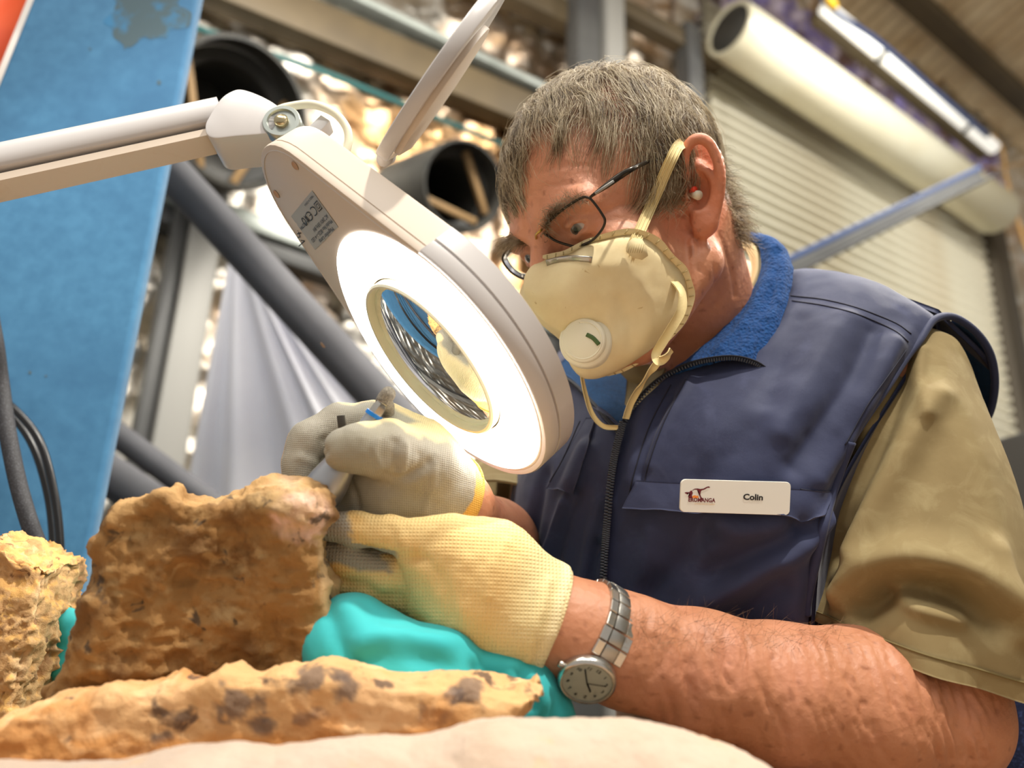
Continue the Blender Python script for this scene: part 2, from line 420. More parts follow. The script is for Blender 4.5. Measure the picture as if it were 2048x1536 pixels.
# top of the wall foil: bluish daylight painted into a separate strip
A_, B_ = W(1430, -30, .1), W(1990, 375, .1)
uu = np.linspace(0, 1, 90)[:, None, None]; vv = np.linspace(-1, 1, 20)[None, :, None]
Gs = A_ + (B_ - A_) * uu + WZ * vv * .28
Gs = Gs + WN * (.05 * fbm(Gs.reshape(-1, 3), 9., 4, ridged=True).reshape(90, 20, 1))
struct('trim_14', shell(Gs, .01), m_foil_daylit, 'foil strip above the roller drum, bluish daylight painted in')
# roof: sheeting that rises towards the camera
RA, RB = W(1330, -262, 0), W(2200, 440, 0); rd = nrm(RB - RA); rn = nrm(np.cross(rd, WN + .18 * WZ)); rs = nrm(WN + .30 * WZ)
nu, nv = 420, 60
uu = np.linspace(-3.5, 7.0, nu)[:, None, None]; vv = np.linspace(-.1, 3.0, nv)[None, :, None]
Gr = RA + rd * uu + rs * vv
Gr = Gr + WZ * (.018 * np.sin(uu * 2 * np.pi / .12)) + WZ * (.012 * fbm((Gr.reshape(-1, 3)), 5., 3).reshape(nu, nv, 1))
struct('ceiling', shell(Gr, .01), m_roof, label='tan corrugated roof sheeting with foil underside')
def roofpt(px, py, drop=.05):
    n = nrm(np.cross(rd, rs)); return on_plane(px, py, RA - WZ * drop, n)
for i, (a, b, hh) in enumerate([((1760, -60), (2100, 250), .12), ((1450, -30), (1560, -140), .08)]):
    struct('beam', bar(roofpt(*a, .1), roofpt(*b, .1), .14, hh, WZ, .005), m_girt, 'brown roof purlin under the sheeting' if i == 0 else None)

# ------------------------------------------------------------------ roller door
rdoor = thing('roller_door', W(1700, 900, .06) * [1, 1, 0], 'cream ribbed roller door rolled under a wide drum', 'roller door')
b0 = ORG[rdoor]
uL = np.dot(W(1385, 300) - _wb, WU); uR = np.dot(W(1962, 600) - _wb, WU); zT = W(1600, 190)[2] + .1
sl_prof = np.array([(0, -.026), (.020, -.024), (.022, .006), (.030, .020), (.040, .026), (.052, .024), (.064, .012), (.072, -.004), (.077, -.026)])   # z, out
def slat(z):
    L = np.array([wl(uL, z + p[0], .13 + p[1]) for p in sl_prof]); Rr = np.array([wl(uR, z + p[0], .13 + p[1]) for p in sl_prof])
    return shell(np.stack([L, Rr]), .004)
s0 = ob('slat', slat(0.02), m_slat, rdoor); z = .02 + .077
while z < zT:
    s = s0.copy(); COL.objects.link(s); s.location = (0, 0, z - .02); z += .077
da, db = W(1462, 60, .40), W(1992, 424, .40)
ax = nrm(db - da)
dv = lathe([(0, 0), (.06, .0), (.06, .02), (.120, .02), (.134, -.02), (.153, -.02), (.158, 0), (.158, np.linalg.norm(db - da)), (.15, np.linalg.norm(db - da) + .015), (0, np.linalg.norm(db - da) + .015)], da, ax, 48)
ob('drum', dv, m_drum, rdoor, auto=40)
ob('drum_hub', lathe([(0, -.03), (.1, -.03), (.13, -.012), (.13, .02), (0, .02)], da, ax, 32), m_rub, rdoor, auto=40, label='dark recessed hub at the drum end')
ob('bottom_rail', bar(wl(uL, .0, .14), wl(uR, .0, .14), .05, .09, WZ, .004), m_galv, rdoor)

# ------------------------------------------------------------------ strip light and cable up by the roof
fl = thing('strip_light', roofpt(1810, 160, .25), 'white fluorescent strip light hung below the roof with clips', 'light')
fa, fb = W(1640, 22, .62), W(1978, 300, .62)
fx = nrm(fb - fa)
ob('housing', bar(fa + WN * -.035 - WZ * .012, fb + WN * -.035 - WZ * .012, .07, .07, WZ, .008), m_girt, fl)
m_fluo = M('fluorescent_tube', (255, 252, 240), .4, emit=((1, .98, .92), .75))
ob('diffuser', tube([fa + WN * .03, fb + WN * .03], .042, 16), m_fluo, fl)
for t in (.28, .80):
    c = fa + (fb - fa) * t + WN * .02
    ob('clip', tube([c + WZ * .07, c + WN * .06, c - WZ * .06], .016, 8, 9), m_rub, fl)
cb_ = tag(ob('blue_cable', tube([W(1630, -30, .75), W(1668, 22, .75), W(1760, 85, .75), W(1880, 190, .75), W(1975, 272, .75)], .014, 10, 40), m_blue), 'dark blue cable strung beside the strip light', 'cable')
ob('plug', tube([W(1652, -14, .78), W(1660, 0, .78), W(1672, 16, .78)], [.012, .024, .016], 12, 8), M('yellow_plastic', (222, 176, 40), .45), cb_, label='yellow plug')
m_rope = M('tan_rope', (190, 150, 96), .9, bump=(160, .5))
tag(ob('rope', join(tube([W(1985, 270, .5), W(2005, 300, .5), W(2012, 350, .5), W(2030, 420, .5), W(2062, 520, .5)], .012, 8, 30), tube([W(1965, 335, .5), W(2005, 335, .5), W(2060, 322, .5)], .010, 8, 16)), m_rope), 'tan rope tied near the end of the strip light', 'rope')
# slanting steel angle in front of the door
ang = thing('steel_angle', P(1780, 470, 3.0), 'slanting dark steel angle bar in front of the roller door', 'steel bar')
ba, bb = P(1530, 562, 2.9), P(1962, 352, 3.5)
ob('flange', bar(ba, bb, .014, .055, WZ, .002), m_post, ang)
ob('web', bar(ba - WZ * .028 + WN * .03, bb - WZ * .028 + WN * .03, .06, .012, WZ, .002), m_post, ang)
ob('edge_strip', bar(ba + WZ * .04, bb + WZ * .04, .02, .022, WZ, .002), m_blue, ang, label='blue painted top edge')

# ------------------------------------------------------------------ two wide rubber ducts on the wall
def duct(label, px, py, d, r, axis, length, bars):
    t = thing('rubber_duct', P(px, py, d), label, 'duct'); c = P(px, py, d); a = nrm(axis)
    ob('barrel', lathe([(r, -length), (r, -.01), (r * .985, .0), (r * .93, .0), (r * .915, -.02), (r * .90, -length)], c, a, 64), m_rub, t, auto=50)
    ob('inner_ring', lathe([(r * .90, -.08), (r * .72, -.09), (r * .70, -.11), (r * .68, -length), (0, -length)], c - a * .005, a, 48), m_rub, t, auto=50)
    x, y, _ = frame(a)
    for q in bars:
        q = math.radians(q); v = x * math.cos(q) + y * math.sin(q); u = x * math.cos(q + 1.9) + y * math.sin(q + 1.9)
        ob('bracket', bar(c - a * .06 + v * r * .9, c - a * .06 + u * r * .86, .022, .022, a, .003), m_tan, t)
    return t
duct('large black rubber duct beside the blue partition', 480, 226, 2.35, .222, CAM - P(480, 226, 2.35) + RC @ np.array([1.0, .25, 0]) * 1.5, .34, (60, 200))
duct('smaller black rubber duct behind the lamp cover', 930, 372, 2.5, .145, CAM - P(930, 372, 2.5) + RC @ np.array([1.1, .3, 0]) * 1.3, .42, (120, 250))

# ------------------------------------------------------------------ hanging sheet and lagged pipes
m_sheet = M('white_sheet', (240, 239, 244), .75, rgb2=(230, 229, 238), nscale=4)
nu, nv = 90, 60
t_ = np.linspace(0, 1, nu)[:, None]; s_ = np.linspace(0, 1, nv)[None, :]
top = np.array([P(462 + 45 * s, 495 + 40 * s, 1.95 - .05 * s) for s in s_[0]]); bot = np.array([P(345 + 690 * s, 1130, 1.9 - .25 * s) for s in s_[0]])
Gs = top[None] + (bot - top)[None] * t_[..., None] ** .95
amp = .045 * (t_ * (1.1 - .45 * t_)); Gs = Gs + BK * (amp * np.sin(s_ * 33 + 1.5 * np.sin(s_ * 9)) + .02 * np.sin(s_ * 12) * t_)[..., None]
tag(ob('plastic_sheet', shell(Gs, .002), m_sheet), 'white plastic sheet gathered at top and fanning down in folds', 'sheet')
m_lag = M('pipe_lagging', (92, 92, 96), .85, rgb2=(78, 78, 82), nscale=5, bump=(60, .15))
def lagged(label, a, b, r):
    A, B = P(*a), P(*b); ax = nrm(B - A); L = np.linalg.norm(B - A)
    t = thing('lagged_pipe', A, label, 'pipe', None)
    ob('foam_lagging', lathe([(r * .6, 0), (r, 0), (r, L), (r * .6, L), (r * .6, 0)], A, ax, 32), m_lag, t, auto=50)
    ob('steel_pipe', tube([A - ax * .06, B + ax * .06], r * .55, 20), m_galv, t)
lagged('thick grey foam lagged pipe slanting behind the lamp', (318, 318, 1.5), (900, 950, 1.42), .036)
lagged('thin grey lagged pipe low behind the large stone', (170, 822, 1.55), (520, 1082, 1.5), .024)
lagged('short fat grey lagged pipe beside the partition foot', (150, 905, 1.45), (420, 1085, 1.42), .036)

# ------------------------------------------------------------------ blue felt partition
m_felt = M('blue_felt', (60, 112, 150), .95, rgb2=(70, 124, 162), nscale=60, bump=(900, .35, .001), sheen=.25, rgb4=(50, 98, 136), n4=3., lo4=.45, hi4=.7)
pe = P(402, 0, 1.16); part = thing('partition', [pe[0], pe[1], .6], 'blue felt covered partition panel with a grey grease stain', 'partition')
pu = nrm([-1, -.10, 0]); pn = nrm([.10, -1, 0]) * 1.0; pn = pn if pn[1] < 0 else -pn
pc = np.array([pe[0], pe[1], 1.15]) + pu * .55
ob('felt_panel', box(pc, [pu, pn, WZ], [.55, .014, .95], .006), m_felt, part)
def onp(px, py, lift=0.0): return on_plane(px, py, pc + pn * (.014 + lift), pn)
for o_ in ((.06), (1.04)):
    ob('foot', box(np.array([pe[0], pe[1], .1]) + pu * o_, [pu, pn, WZ], [.02, .16, .1], .004), m_post, part)
# greasy hand mark
st = []
for k in range(60):
    a = k / 60 * 2 * np.pi; r_ = 1 + .16 * np.sin(3 * a + 1) + .10 * np.sin(7 * a) + .06 * np.sin(13 * a + 2)
    st.append(onp(290 + 78 * r_ * math.cos(a), 25 + 62 * r_ * math.sin(a), .0004))
m_stain = M('grease_stain', (84, 104, 112), .95, rgb2=(70, 132, 176), nscale=22, lo=.48, hi=.62)
st = np.array(st); ob('grease_stain', (np.concatenate([st, st.mean(0)[None]]), [np.array([[k, (k + 1) % 60, 60] for k in range(60)])]), m_stain, part, label='grey grease stain')
for (x, y, r_) in ((318, 165, 4), (250, 95, 3), (180, 98, 3), (60, 745, 3), (92, 752, 2)):
    q = np.array([onp(x + r_ * math.cos(a), y + 1.3 * r_ * math.sin(a), .0005) for a in np.linspace(0, 6.283, 9)[:-1]])
    ob('speck', (q, [np.arange(8)[None]]), m_stain, part)
# poster in the corner
pos = thing('poster', onp(30, 60), 'orange poster with white border pinned on the blue partition', 'poster')
def quadp(pts, lift, t): 
    c = np.array([onp(x, y, lift) for x, y in pts]); V = np.concatenate([c + pn * t, c])
    k = len(pts); return V, [np.arange(k)[None], np.arange(k, 2 * k)[::-1][None], np.array([[i, i + k, (i + 1) % k + k, (i + 1) % k] for i in range(k)])]
ob('sheet', quadp([(74, -16), (-60, 318), (-420, 200), (-300, -60)], .0006, .0006), M('poster_white', (232, 226, 220), .6), pos)
ob('orange_field', quadp([(60, -16), (-58, 275), (-360, 175), (-240, -60), (16, -60)], .0014, .0003), M('poster_orange', (236, 92, 36), .55, rgb2=(222, 76, 30), nscale=10), pos, label='orange printed field')

# ------------------------------------------------------------------ cables hanging by the partition
m_braid = M('braided_black', (34, 34, 38), .6, rgb2=(62, 62, 68), nscale=700, lo=.5, hi=.6, bump=(600, .6, .001))
m_blk = M('black_cable', (22, 22, 24), .3)
hose = thing('braided_hose', P(40, 1000, .74), 'thick black braided hose hanging in front of the blue partition', 'hose')
hp = PP([(-140, 260, .84), (-50, 500, .82), (-14, 660, .80), (2, 770, .80), (18, 880, .78), (45, 1000, .76), (85, 1110, .74), (150, 1215, .72), (215, 1300, .71)])
hv = tube(hp, .0078, 20, 90); ob('hose_body', hv, m_braid, hose); bv_hose = bvh_of(*hv)
m_cabl = [PP([(-260, 700, .90), (-120, 742, .88), (-20, 790, .86), (22, 812, .85), (78, 880, .84), (108, 985, .83), (120, 1090, .82), (118, 1200, .81), (96, 1330, .80)]),
          PP([(-260, 715, .92), (-120, 755, .90), (-20, 800, .88), (20, 826, .87), (66, 892, .86), (96, 990, .85), (107, 1090, .84), (108, 1200, .83), (88, 1330, .82)])]
for k, c in enumerate(m_cabl):
    tag(ob('black_cable', tube(c, .0042, 14, 70), m_blk), ['thin glossy black cable, outer one of the looped pair', 'thin glossy black cable, inner one of the looped pair'][k], 'cable', 'looped black cables')

# ------------------------------------------------------------------ things low on the right, far yellow hook
rk = thing('equipment_rack', P(2060, 1000, 1.9) * [1, 1, 0], 'dark equipment rack with pale boxes right of the sleeve', 'rack')
rc = P(2060, 980, 1.9); rx = nrm([1, .25, 0]); ry = np.array([-rx[1], rx[0], 0])
ob('cabinet', box([rc[0] + .16, rc[1], .785], [rx, ry, WZ], [.24, .2, .785], .01), M('rack_dark', (44, 42, 38), .6), rk)
for k, (z, c, h) in enumerate([(1.50, (150, 134, 110), .024), (1.43, (64, 58, 52), .03), (1.36, (170, 150, 120), .03), (1.29, (150, 126, 98), .03), (1.22, (70, 62, 54), .03)]):
    ob('drawer_front', box([rc[0] + .02, rc[1] - .2, z], [rx, ry, WZ], [.12, .014, h], .006), M('rack_front', c, .6), rk)
yh = thing('yellow_clip', P(980, 966, 1.1), 'small yellow plastic hook seen behind the vest and sleeve', 'hook')
ob('hook', tube(PP([(990, 950, 1.1), (972, 952, 1.1), (970, 975, 1.1), (985, 985, 1.1)]), .006, 10, 20), bpy.data.materials['yellow_plastic'], yh)
ob('hook_stem', tube(PP([(990, 950, 1.1), (1010, 940, 1.12), (1040, 1010, 1.14)]), .005, 8, 14), bpy.data.materials['yellow_plastic'], yh)
# ------------------------------------------------------------------ the man: one continuous body
HRc = np.array([[-0.721, 0.5247, -0.4526], [-0.4053, 0.2106, 0.8896], [0.5621, 0.8248, 0.0608]])
HR = RC @ HRc; HC = CAM + RC @ np.array([.10727, .14098, -.73109])
def H(f, l, u): return HC + HR @ np.array([f, l, u])
def toH(X): return (np.asarray(X) - HC) @ HR
hF, hL, hU = HR[:, 0], HR[:, 1], HR[:, 2]
TL = np.array([.766, -.643, 0]); TF = np.array([-.643, -.766, 0]); TU = nrm(np.array([0, 0, 1]) + .25 * TF)
T0 = P(1430, 1010, .815)
# joints of the arms
LS, LE = P(1822, 775, .722), P(1866, 1425, .625)
LARM = [LE, P(1710, 1408, .60), P(1560, 1385, .585), P(1400, 1343, .572), P(1250, 1300, .56), P(1165, 1268, .553), P(1090, 1236, .55)]
LARR = [.053, .053, .046, .0395, .0350, .0315, .0300]
RS, RE = P(1120, 800, .98), P(1075, 1175, .86)
RARM = [RE, P(985, 1085, .74), P(905, 1020, .645), P(850, 985, .615)]
RARR = [.044, .037, .029, .030]
EN = nrm(.75 * hL + .66 * hF); EP = H(-.01, .083, 0)
def E_(px, py, off=0.0): return on_plane(px, py, EP, EN) + EN * off
EX = nrm(E_(1420, 370) - E_(1380, 370)); EY = np.cross(EN, EX)
helix = [E_(1381, 384, -.001), E_(1371, 350, .001), E_(1368, 312, .003), E_(1380, 287, .005), E_(1399, 280, .006), E_(1417, 291, .006), E_(1431, 318, .005), E_(1439, 352, .004),
         E_(1438, 388, .003), E_(1431, 423, .002), E_(1421, 448, .001)]
anti = [E_(1398, 330, -.003), E_(1415, 345, -.0015), E_(1424, 372, -.001), E_(1421, 402, -.001), E_(1408, 424, -.001), E_(1396, 424, -.001)]
helix_d = cr(np.concatenate([np.array(helix), np.array([.0035, .0040, .0044, .0046, .0046, .0044, .0043, .0043, .0043, .0045, .0060])[:, None]], 1), 36)
anti_d = cr(np.concatenate([np.array(anti), np.array([.0035, .0045, .0052, .0052, .0048, .004])[:, None]], 1), 18)
def head_sdf(X):
    q = toH(X); a = q.copy(); a[:, 1] = np.abs(a[:, 1])
    d = ell(q, (-.014, 0, .05), (.105, .078, .090))
    d = smin(d, ell(q, (.035, 0, .045), (.066, .064, .062)), .02)
    d = smin(d, ell(q, (.042, 0, -.03), (.058, .060, .075)), .02)
    d = smin(d, cap(a, (.0, .056, -.055), (.070, .022, -.093), .020, .017), .02)
    d = smin(d, ell(q, (.084, 0, -.09), (.02, .022, .017)), .015)
    d = smin(d, cap(a, (.098, .012, .035), (.084, .050, .034), .008, .0085), .018)
    d = smin(d, ell(a, (.062, .045, -.014), (.029, .022, .022)), .015)
    d = smin(d, cap(q, (.102, 0, .022), (.126, 0, -.02), .008, .012), .010)
    d = smin(d, cap(a, (.115, .008, -.026), (.118, .010, -.028), .007, .007), .006)
    d = smax(d, -ell(a, (.107, .035, .0195), (.020, .019, .0135)), .007)
    d = smin(d, ell(a, (.0830, .034, .0185), (.0138, .0150, .0132)), .004)
    d = smax(d, -chain(a, [np.array([.0955, .0225, .0150]), np.array([.0985, .034, .0165]), np.array([.0905, .0480, .0160])], [.0026, .0066, .0024]), .0012)
    d = smin(d, cap(q, (-.042, .012, -.02), toH(P(1418, 690, .800)), .054, .054), .03)
    # ear
    e = chain(X, helix_d[:, :3], helix_d[:, 3])
    e = smin(e, chain(X, anti_d[:, :3], anti_d[:, 3]), .004)
    A3 = np.stack([EX, EY, EN])
    e = smin(e, ell(X, E_(1408, 350, -.0085), (.0195, .031, .0042), A3), .005)
    e = smin(e, ell(X, E_(1408, 448, -.001), (.0100, .0125, .0058), A3), .006)
    e = smin(e, ell(X, E_(1381, 388, .0005), (.0055, .0075, .0050), A3), .004)
    e = smin(e, cap(X, E_(1385, 350, -.016), E_(1395, 430, -.018), .011, .010), .010)
    e = smax(e, -ell(X, E_(1397, 383, .000), (.0095, .0150, .0100), A3), .004)
    d = smin(d, e, .006)
    return d
def torso_sdf(X):
    A3 = np.stack([TL, TF, TU])
    d = ell(X, T0, (.150, .095, .27), A3)
    d = smin(d, cap(X, T0, P(1450, 1750, .95), .11, .12), .05)
    nb = P(1455, 830, .90)
    d = smin(d, cap(X, nb, LS, .050, .043), .03); d = smin(d, cap(X, nb, RS, .050, .043), .03)
    d = smin(d, cap(X, nb, P(1425, 690, .815), .058, .050), .03)
    return d
def arms_sdf(X):
    d = cap(X, LS, LE, .044, .050); d = smin(d, chain(X, LARM, LARR, .02), .02)
    r = cap(X, RS, RE, .044, .044); r = smin(r, chain(X, RARM, RARR, .02), .02)
    return d, r

# ------------------------------------------------------------------ gloved hands (each finger its own chain)
LW_AX = nrm(P(1000, 1205, .553) - P(1165, 1268, .553))                 # forearm -> hand
L_CUT = P(1108, 1238, .553)
def left_hand_sdf(X):
    c = lambda pts, rs, k=.006: chain(X, [P(*p) for p in pts], rs, k)
    d = c([(1125, 1245, .553), (1040, 1218, .554), (960, 1172, .560), (890, 1140, .566)], [.0345, .0350, .0380, .030], .02)
    d = smin(d, c([(1060, 1238, .556), (930, 1205, .572), (840, 1182, .582)], [.033, .034, .024], .02), .02)
    d = smin(d, c([(985, 1128, .548), (900, 1098, .545), (840, 1088, .546)], [.028, .0210, .0150], .012), .02)
    d = smin(d, c([(850, 1082, .546), (780, 1067, .549), (708, 1058, .553), (656, 1052, .557)], [.0150, .0117, .0113, .0106], .006), .006)          # thumb
    d = smin(d, c([(850, 1160, .562), (775, 1150, .558), (700, 1120, .562), (640, 1106, .57)], [.0140, .0117, .0115, .0108], .006), .004)          # index
    d = smin(d, c([(840, 1190, .568), (745, 1180, .565), (685, 1162, .571), (630, 1150, .578)], [.0150, .0128, .0120, .0105], .006), .004)        # middle
    d = smin(d, c([(835, 1200, .580), (745, 1190, .582), (680, 1180, .590), (640, 1168, .60)], [.0150, .0125, .0115, .0100], .006), .004)        # ring
    d = smin(d, c([(840, 1215, .594), (760, 1212, .600), (710, 1205, .606)], [.0140, .0112, .0095], .006), .004)                                # little
    return d
RW_AX = nrm(P(800, 955, .595) - P(900, 1010, .645))
R_CUT = P(897, 990, .632)
def right_hand_sdf(X):
    c = lambda pts, rs, k=.006: chain(X, [P(*p) for p in pts], rs, k)
    d = c([(915, 1005, .645), (860, 978, .612), (800, 945, .600)], [.0330, .0330, .0360], .02)
    d = smin(d, c([(850, 1030, .620), (770, 1010, .600), (735, 985, .600)], [.030, .032, .022], .02), .02)
    d = smin(d, c([(830, 900, .612), (765, 862, .612), (735, 850, .612)], [.026, .020, .0165], .012), .02)
    d = smin(d, c([(850, 930, .590), (775, 898, .565), (720, 897, .553), (688, 900, .550)], [.0270, .0200, .0165, .0142], .008), .006)              # thumb
    d = smin(d, c([(745, 850, .610), (680, 848, .604), (618, 882, .592), (603, 925, .586), (590, 985, .580)], [.0175, .0150, .0145, .0126, .0112], .006), .004)   # index
    d = smin(d, c([(745, 905, .622), (665, 930, .622), (650, 990, .600), (690, 1022, .586)], [.0160, .0140, .0128, .0112], .006), .003)             # middle
    d = smin(d, c([(760, 955, .625), (680, 985, .628), (668, 1035, .610), (705, 1052, .594)], [.0150, .0130, .0122, .0108], .006), .003)            # ring
    d = smin(d, c([(780, 1000, .622), (710, 1050, .622), (730, 1075, .604)], [.0140, .0115, .0100], .006), .003)                                    # little
    return d
def body_sdf(X):
    d = np.full(len(X), 1.0); q = toH(X)
    m = np.linalg.norm(q - [0, 0, -.02], axis=1) < .30
    if m.any(): d[m] = head_sdf(X[m])
    d[~m] = np.linalg.norm(q[~m] - [0, 0, -.02], axis=1) - .18
    d = smin(d, torso_sdf(X), .03)
    l, r = arms_sdf(X); d = smin(d, smin(l, r, .01), .02)
    for hs, c in ((left_hand_sdf, P(830, 1150, .57)), (right_hand_sdf, P(740, 960, .58))):
        k = np.linalg.norm(X - c, axis=1); m = k < .20
        if m.any(): d[m] = smin(d[m], hs(X[m]) + .0048, .004)
    return d
_b = np.concatenate([PP([(560, 1000, .52), (2000, 1400, .6), (1100, 800, 1.02), (1450, 1750, .95), (1240, 100, .75)]), [H(-.13, 0, .1), H(0, 0, .15), H(.1, 0, -.1)]])
BV, BF = surf(body_sdf, _b.min(0) - .075, _b.max(0) + .075, .0022)
BN = vnormals(BV, BF)
bv_body = bvh_of(BV, BF)
# ------------------------------------------------------------------ body surface: wrinkles, colour, parent object
def bh(pts, lift=0.0): return hits(bv_body, pts, lift)
lines = []
for pts, w_, h_ in [
    ([(1040, 395), (1100, 372), (1165, 366)], .0022, -.0010), ([(1045, 360), (1110, 335), (1180, 330)], .0022, -.0008),
    ([(1212, 425), (1245, 410), (1275, 412)], .0020, -.0014), ([(1214, 440), (1250, 436), (1285, 446)], .0020, -.0014), ([(1205, 470), (1240, 470), (1270, 486)], .002, -.0012),
    ([(1180, 478), (1150, 470), (1120, 460)], .0020, -.0014), ([(1190, 462), (1165, 462), (1130, 450)], .0016, .0010),
    ([(1372, 480), (1376, 540), (1372, 600), (1362, 650)], .0028, -.0022), ([(1395, 480), (1402, 540), (1398, 610)], .0026, -.0016), ([(1418, 480), (1430, 545), (1432, 610)], .0026, -.0016),
    ([(1440, 470), (1462, 540), (1470, 590)], .0026, -.0014), ([(1384, 480), (1389, 550), (1384, 620)], .0026, .0012),
    ([(1365, 400), (1372, 430), (1384, 462)], .0022, -.0020)]:
    q = bh(pts)
    if len(q) > 1: lines.append((cr(q, 12), w_, h_))
for i in range(95):                                               # loose skin folds across the forearm
    x = random.uniform(1265, 1960); y0 = 1235 + (x - 1250) * .07 + random.uniform(-10, 180); L_ = random.uniform(50, 150); sl = random.uniform(.18, .5) * (1 if x > 1600 else .6)
    q = bh([(x + sl * t * L_ + 5 * math.sin(t * 5 + i), y0 + t * L_) for t in (0, .3, .6, 1)])
    if len(q) > 2: lines.append((q, random.uniform(.0018, .0026), -random.uniform(.0006, .0014)))
for i in range(5):
    q = bh([(1830 + 22 * i + t * 50, 1330 + t * 190) for t in (0, .3, .6, 1)])
    if len(q) > 2: lines.append((q, .003, -.0022))
BV = crease(BV, BN, lines)
pr = proj(BV); q = toH(BV)
c = np.tile(np.array(lin((190, 130, 96))), (len(BV), 1))
def tint(mask, rgb, amt=1.0):
    mk = np.clip(mask, 0, 1)[:, None] * amt; c[:] = c * (1 - mk) + np.array(lin(rgb)) * mk
inhead = (np.linalg.norm(q - [0, 0, -.02], axis=1) < .2).astype(float)
tint(inhead, (206, 144, 110)); tint(inhead * np.clip((q[:, 0] - .05) / .05, 0, 1), (212, 148, 116), .8)
eard = np.linalg.norm(BV - E_(1408, 375, 0), axis=1); tint(np.clip((.055 - eard) / .012, 0, 1), (212, 130, 94), .9)
tint(np.clip((-.06 - q[:, 2]) / .05, 0, 1) * inhead, (188, 126, 94))
n1 = fbm(BV, 60, 4); tint(np.clip((n1 - .15) * 2, 0, 1), (176, 114, 82), .45); n2 = fbm(BV + 5, 25, 3); tint(np.clip((n2 - .1) * 1.6, 0, 1), (216, 150, 122), .4)
sc_ = np.clip((q[:, 2] - .105) / .02, 0, 1) + np.clip((-.02 - q[:, 0]) / .02, 0, 1) * np.clip((q[:, 2] + .03) / .02, 0, 1); tint(sc_ * inhead * (eard > .05), (118, 96, 74), .85); sp = vnoise(BV * 190); tint(np.clip((sp - .62) * 6, 0, 1), (128, 74, 50), .45)
m_skin = M('skin', (190, 118, 84), .46, attr=True, bump=(420, .30, .0015), bump2=(190, .32, .0012), sss=.08, sssr=(1, .5, .3), spec=.45)
base_p = np.array([T0[0], T0[1] + .05, .66])
person = ob('person', (BV, BF), m_skin, col=c, base=base_p)
tag(person, 'older grey haired man in navy vest and khaki shirt bent over a fossil', 'person')
# eyes
for s_ in (1, -1):
    a = np.linspace(0, np.pi, 24); ec = H(.0808, .034 * s_, .0180); g_ = nrm(hF * .9 - hU * .16 + hL * .10)
    prof = np.stack([.0128 * np.sin(a), .0128 * np.cos(a)], 1); V, F = lathe(prof, ec, g_, 32)
    ang_ = np.arccos(np.clip(((V - ec) @ g_) / .0128, -1, 1)); cc = np.tile(lin((206, 190, 182)), (len(V), 1)); cc[ang_ < .52] = lin((96, 88, 78)); cc[ang_ > .46] = np.where((ang_ < .52)[:, None], np.array(lin((40, 36, 34))), cc)[ang_ > .46]; cc[ang_ < .20] = lin((14, 12, 12))
    V = ec + (V - ec) * 1.0
    ob('eye', (V, F), M('eye_ball', (220, 210, 205), .12, attr=True, coat=.5), person, col=cc)

# ------------------------------------------------------------------ hair as fine strands
def strands(roots, flows, lens, r0, nseg=7, seg=3):
    """roots (k,3); flows: function(P, i)->dir ; returns one mesh of thin tapered tubes"""
    k = len(roots); X = roots.copy(); pts = [X.copy()]
    for s in range(nseg):
        X = X + flows(X, s / nseg) * (lens / nseg)[:, None]; pts.append(X.copy())
    A = np.stack(pts, 1); T = np.gradient(A, axis=1); T /= np.linalg.norm(T, axis=2, keepdims=True) + 1e-12
    x = np.cross(T, np.array([.3, .5, .81])); x /= np.linalg.norm(x, axis=2, keepdims=True) + 1e-12; y = np.cross(T, x)
    a = np.linspace(0, 2 * np.pi, seg, endpoint=False); rr = r0 * np.linspace(1, .25, nseg + 1)[None, :, None, None]
    V = A[:, :, None] + rr * (np.cos(a)[None, None, :, None] * x[:, :, None] + np.sin(a)[None, None, :, None] * y[:, :, None])
    f = grid_faces(nseg + 1, seg, False, True); F = (f[None] + (np.arange(k) * (nseg + 1) * seg)[:, None, None]).reshape(-1, 4)
    return V.reshape(-1, 3), [F]
CC = np.array([-.014, 0, .05]); CRr = np.array([.105, .078, .090])
whorl = np.array([-.055, .000, .132])
def scalp(n):
    u = rng.normal(size=(n * 6, 3)); u /= np.linalg.norm(u, axis=1)[:, None]; p = CC + u * CRr * 1.0
    F_, L_, U_ = p[:, 0], np.abs(p[:, 1]), p[:, 2]
    front = .070 + .058 * np.clip((p[:, 1] + .012) / .045, 0, 1) ** 1.2 - .004 * np.clip((-.02 - p[:, 1]) / .04, 0, 1)
    hl = np.where(F_ > .055, front, np.where(F_ > .012, .044 + (F_ - .012) * 1.35, np.where(F_ > -.012, .035, np.where(F_ > -.055, -.020, -.055))))
    sb = (F_ > .012) & (F_ < .032) & (U_ > .002) & (L_ > .06)
    hl = hl + .006 * vnoise(p * 120)
    ok = (U_ > hl) | sb
    ear_zone = (F_ < .012) & (F_ > -.03) & (U_ < .036)
    return p[ok & ~ear_zone][:n]
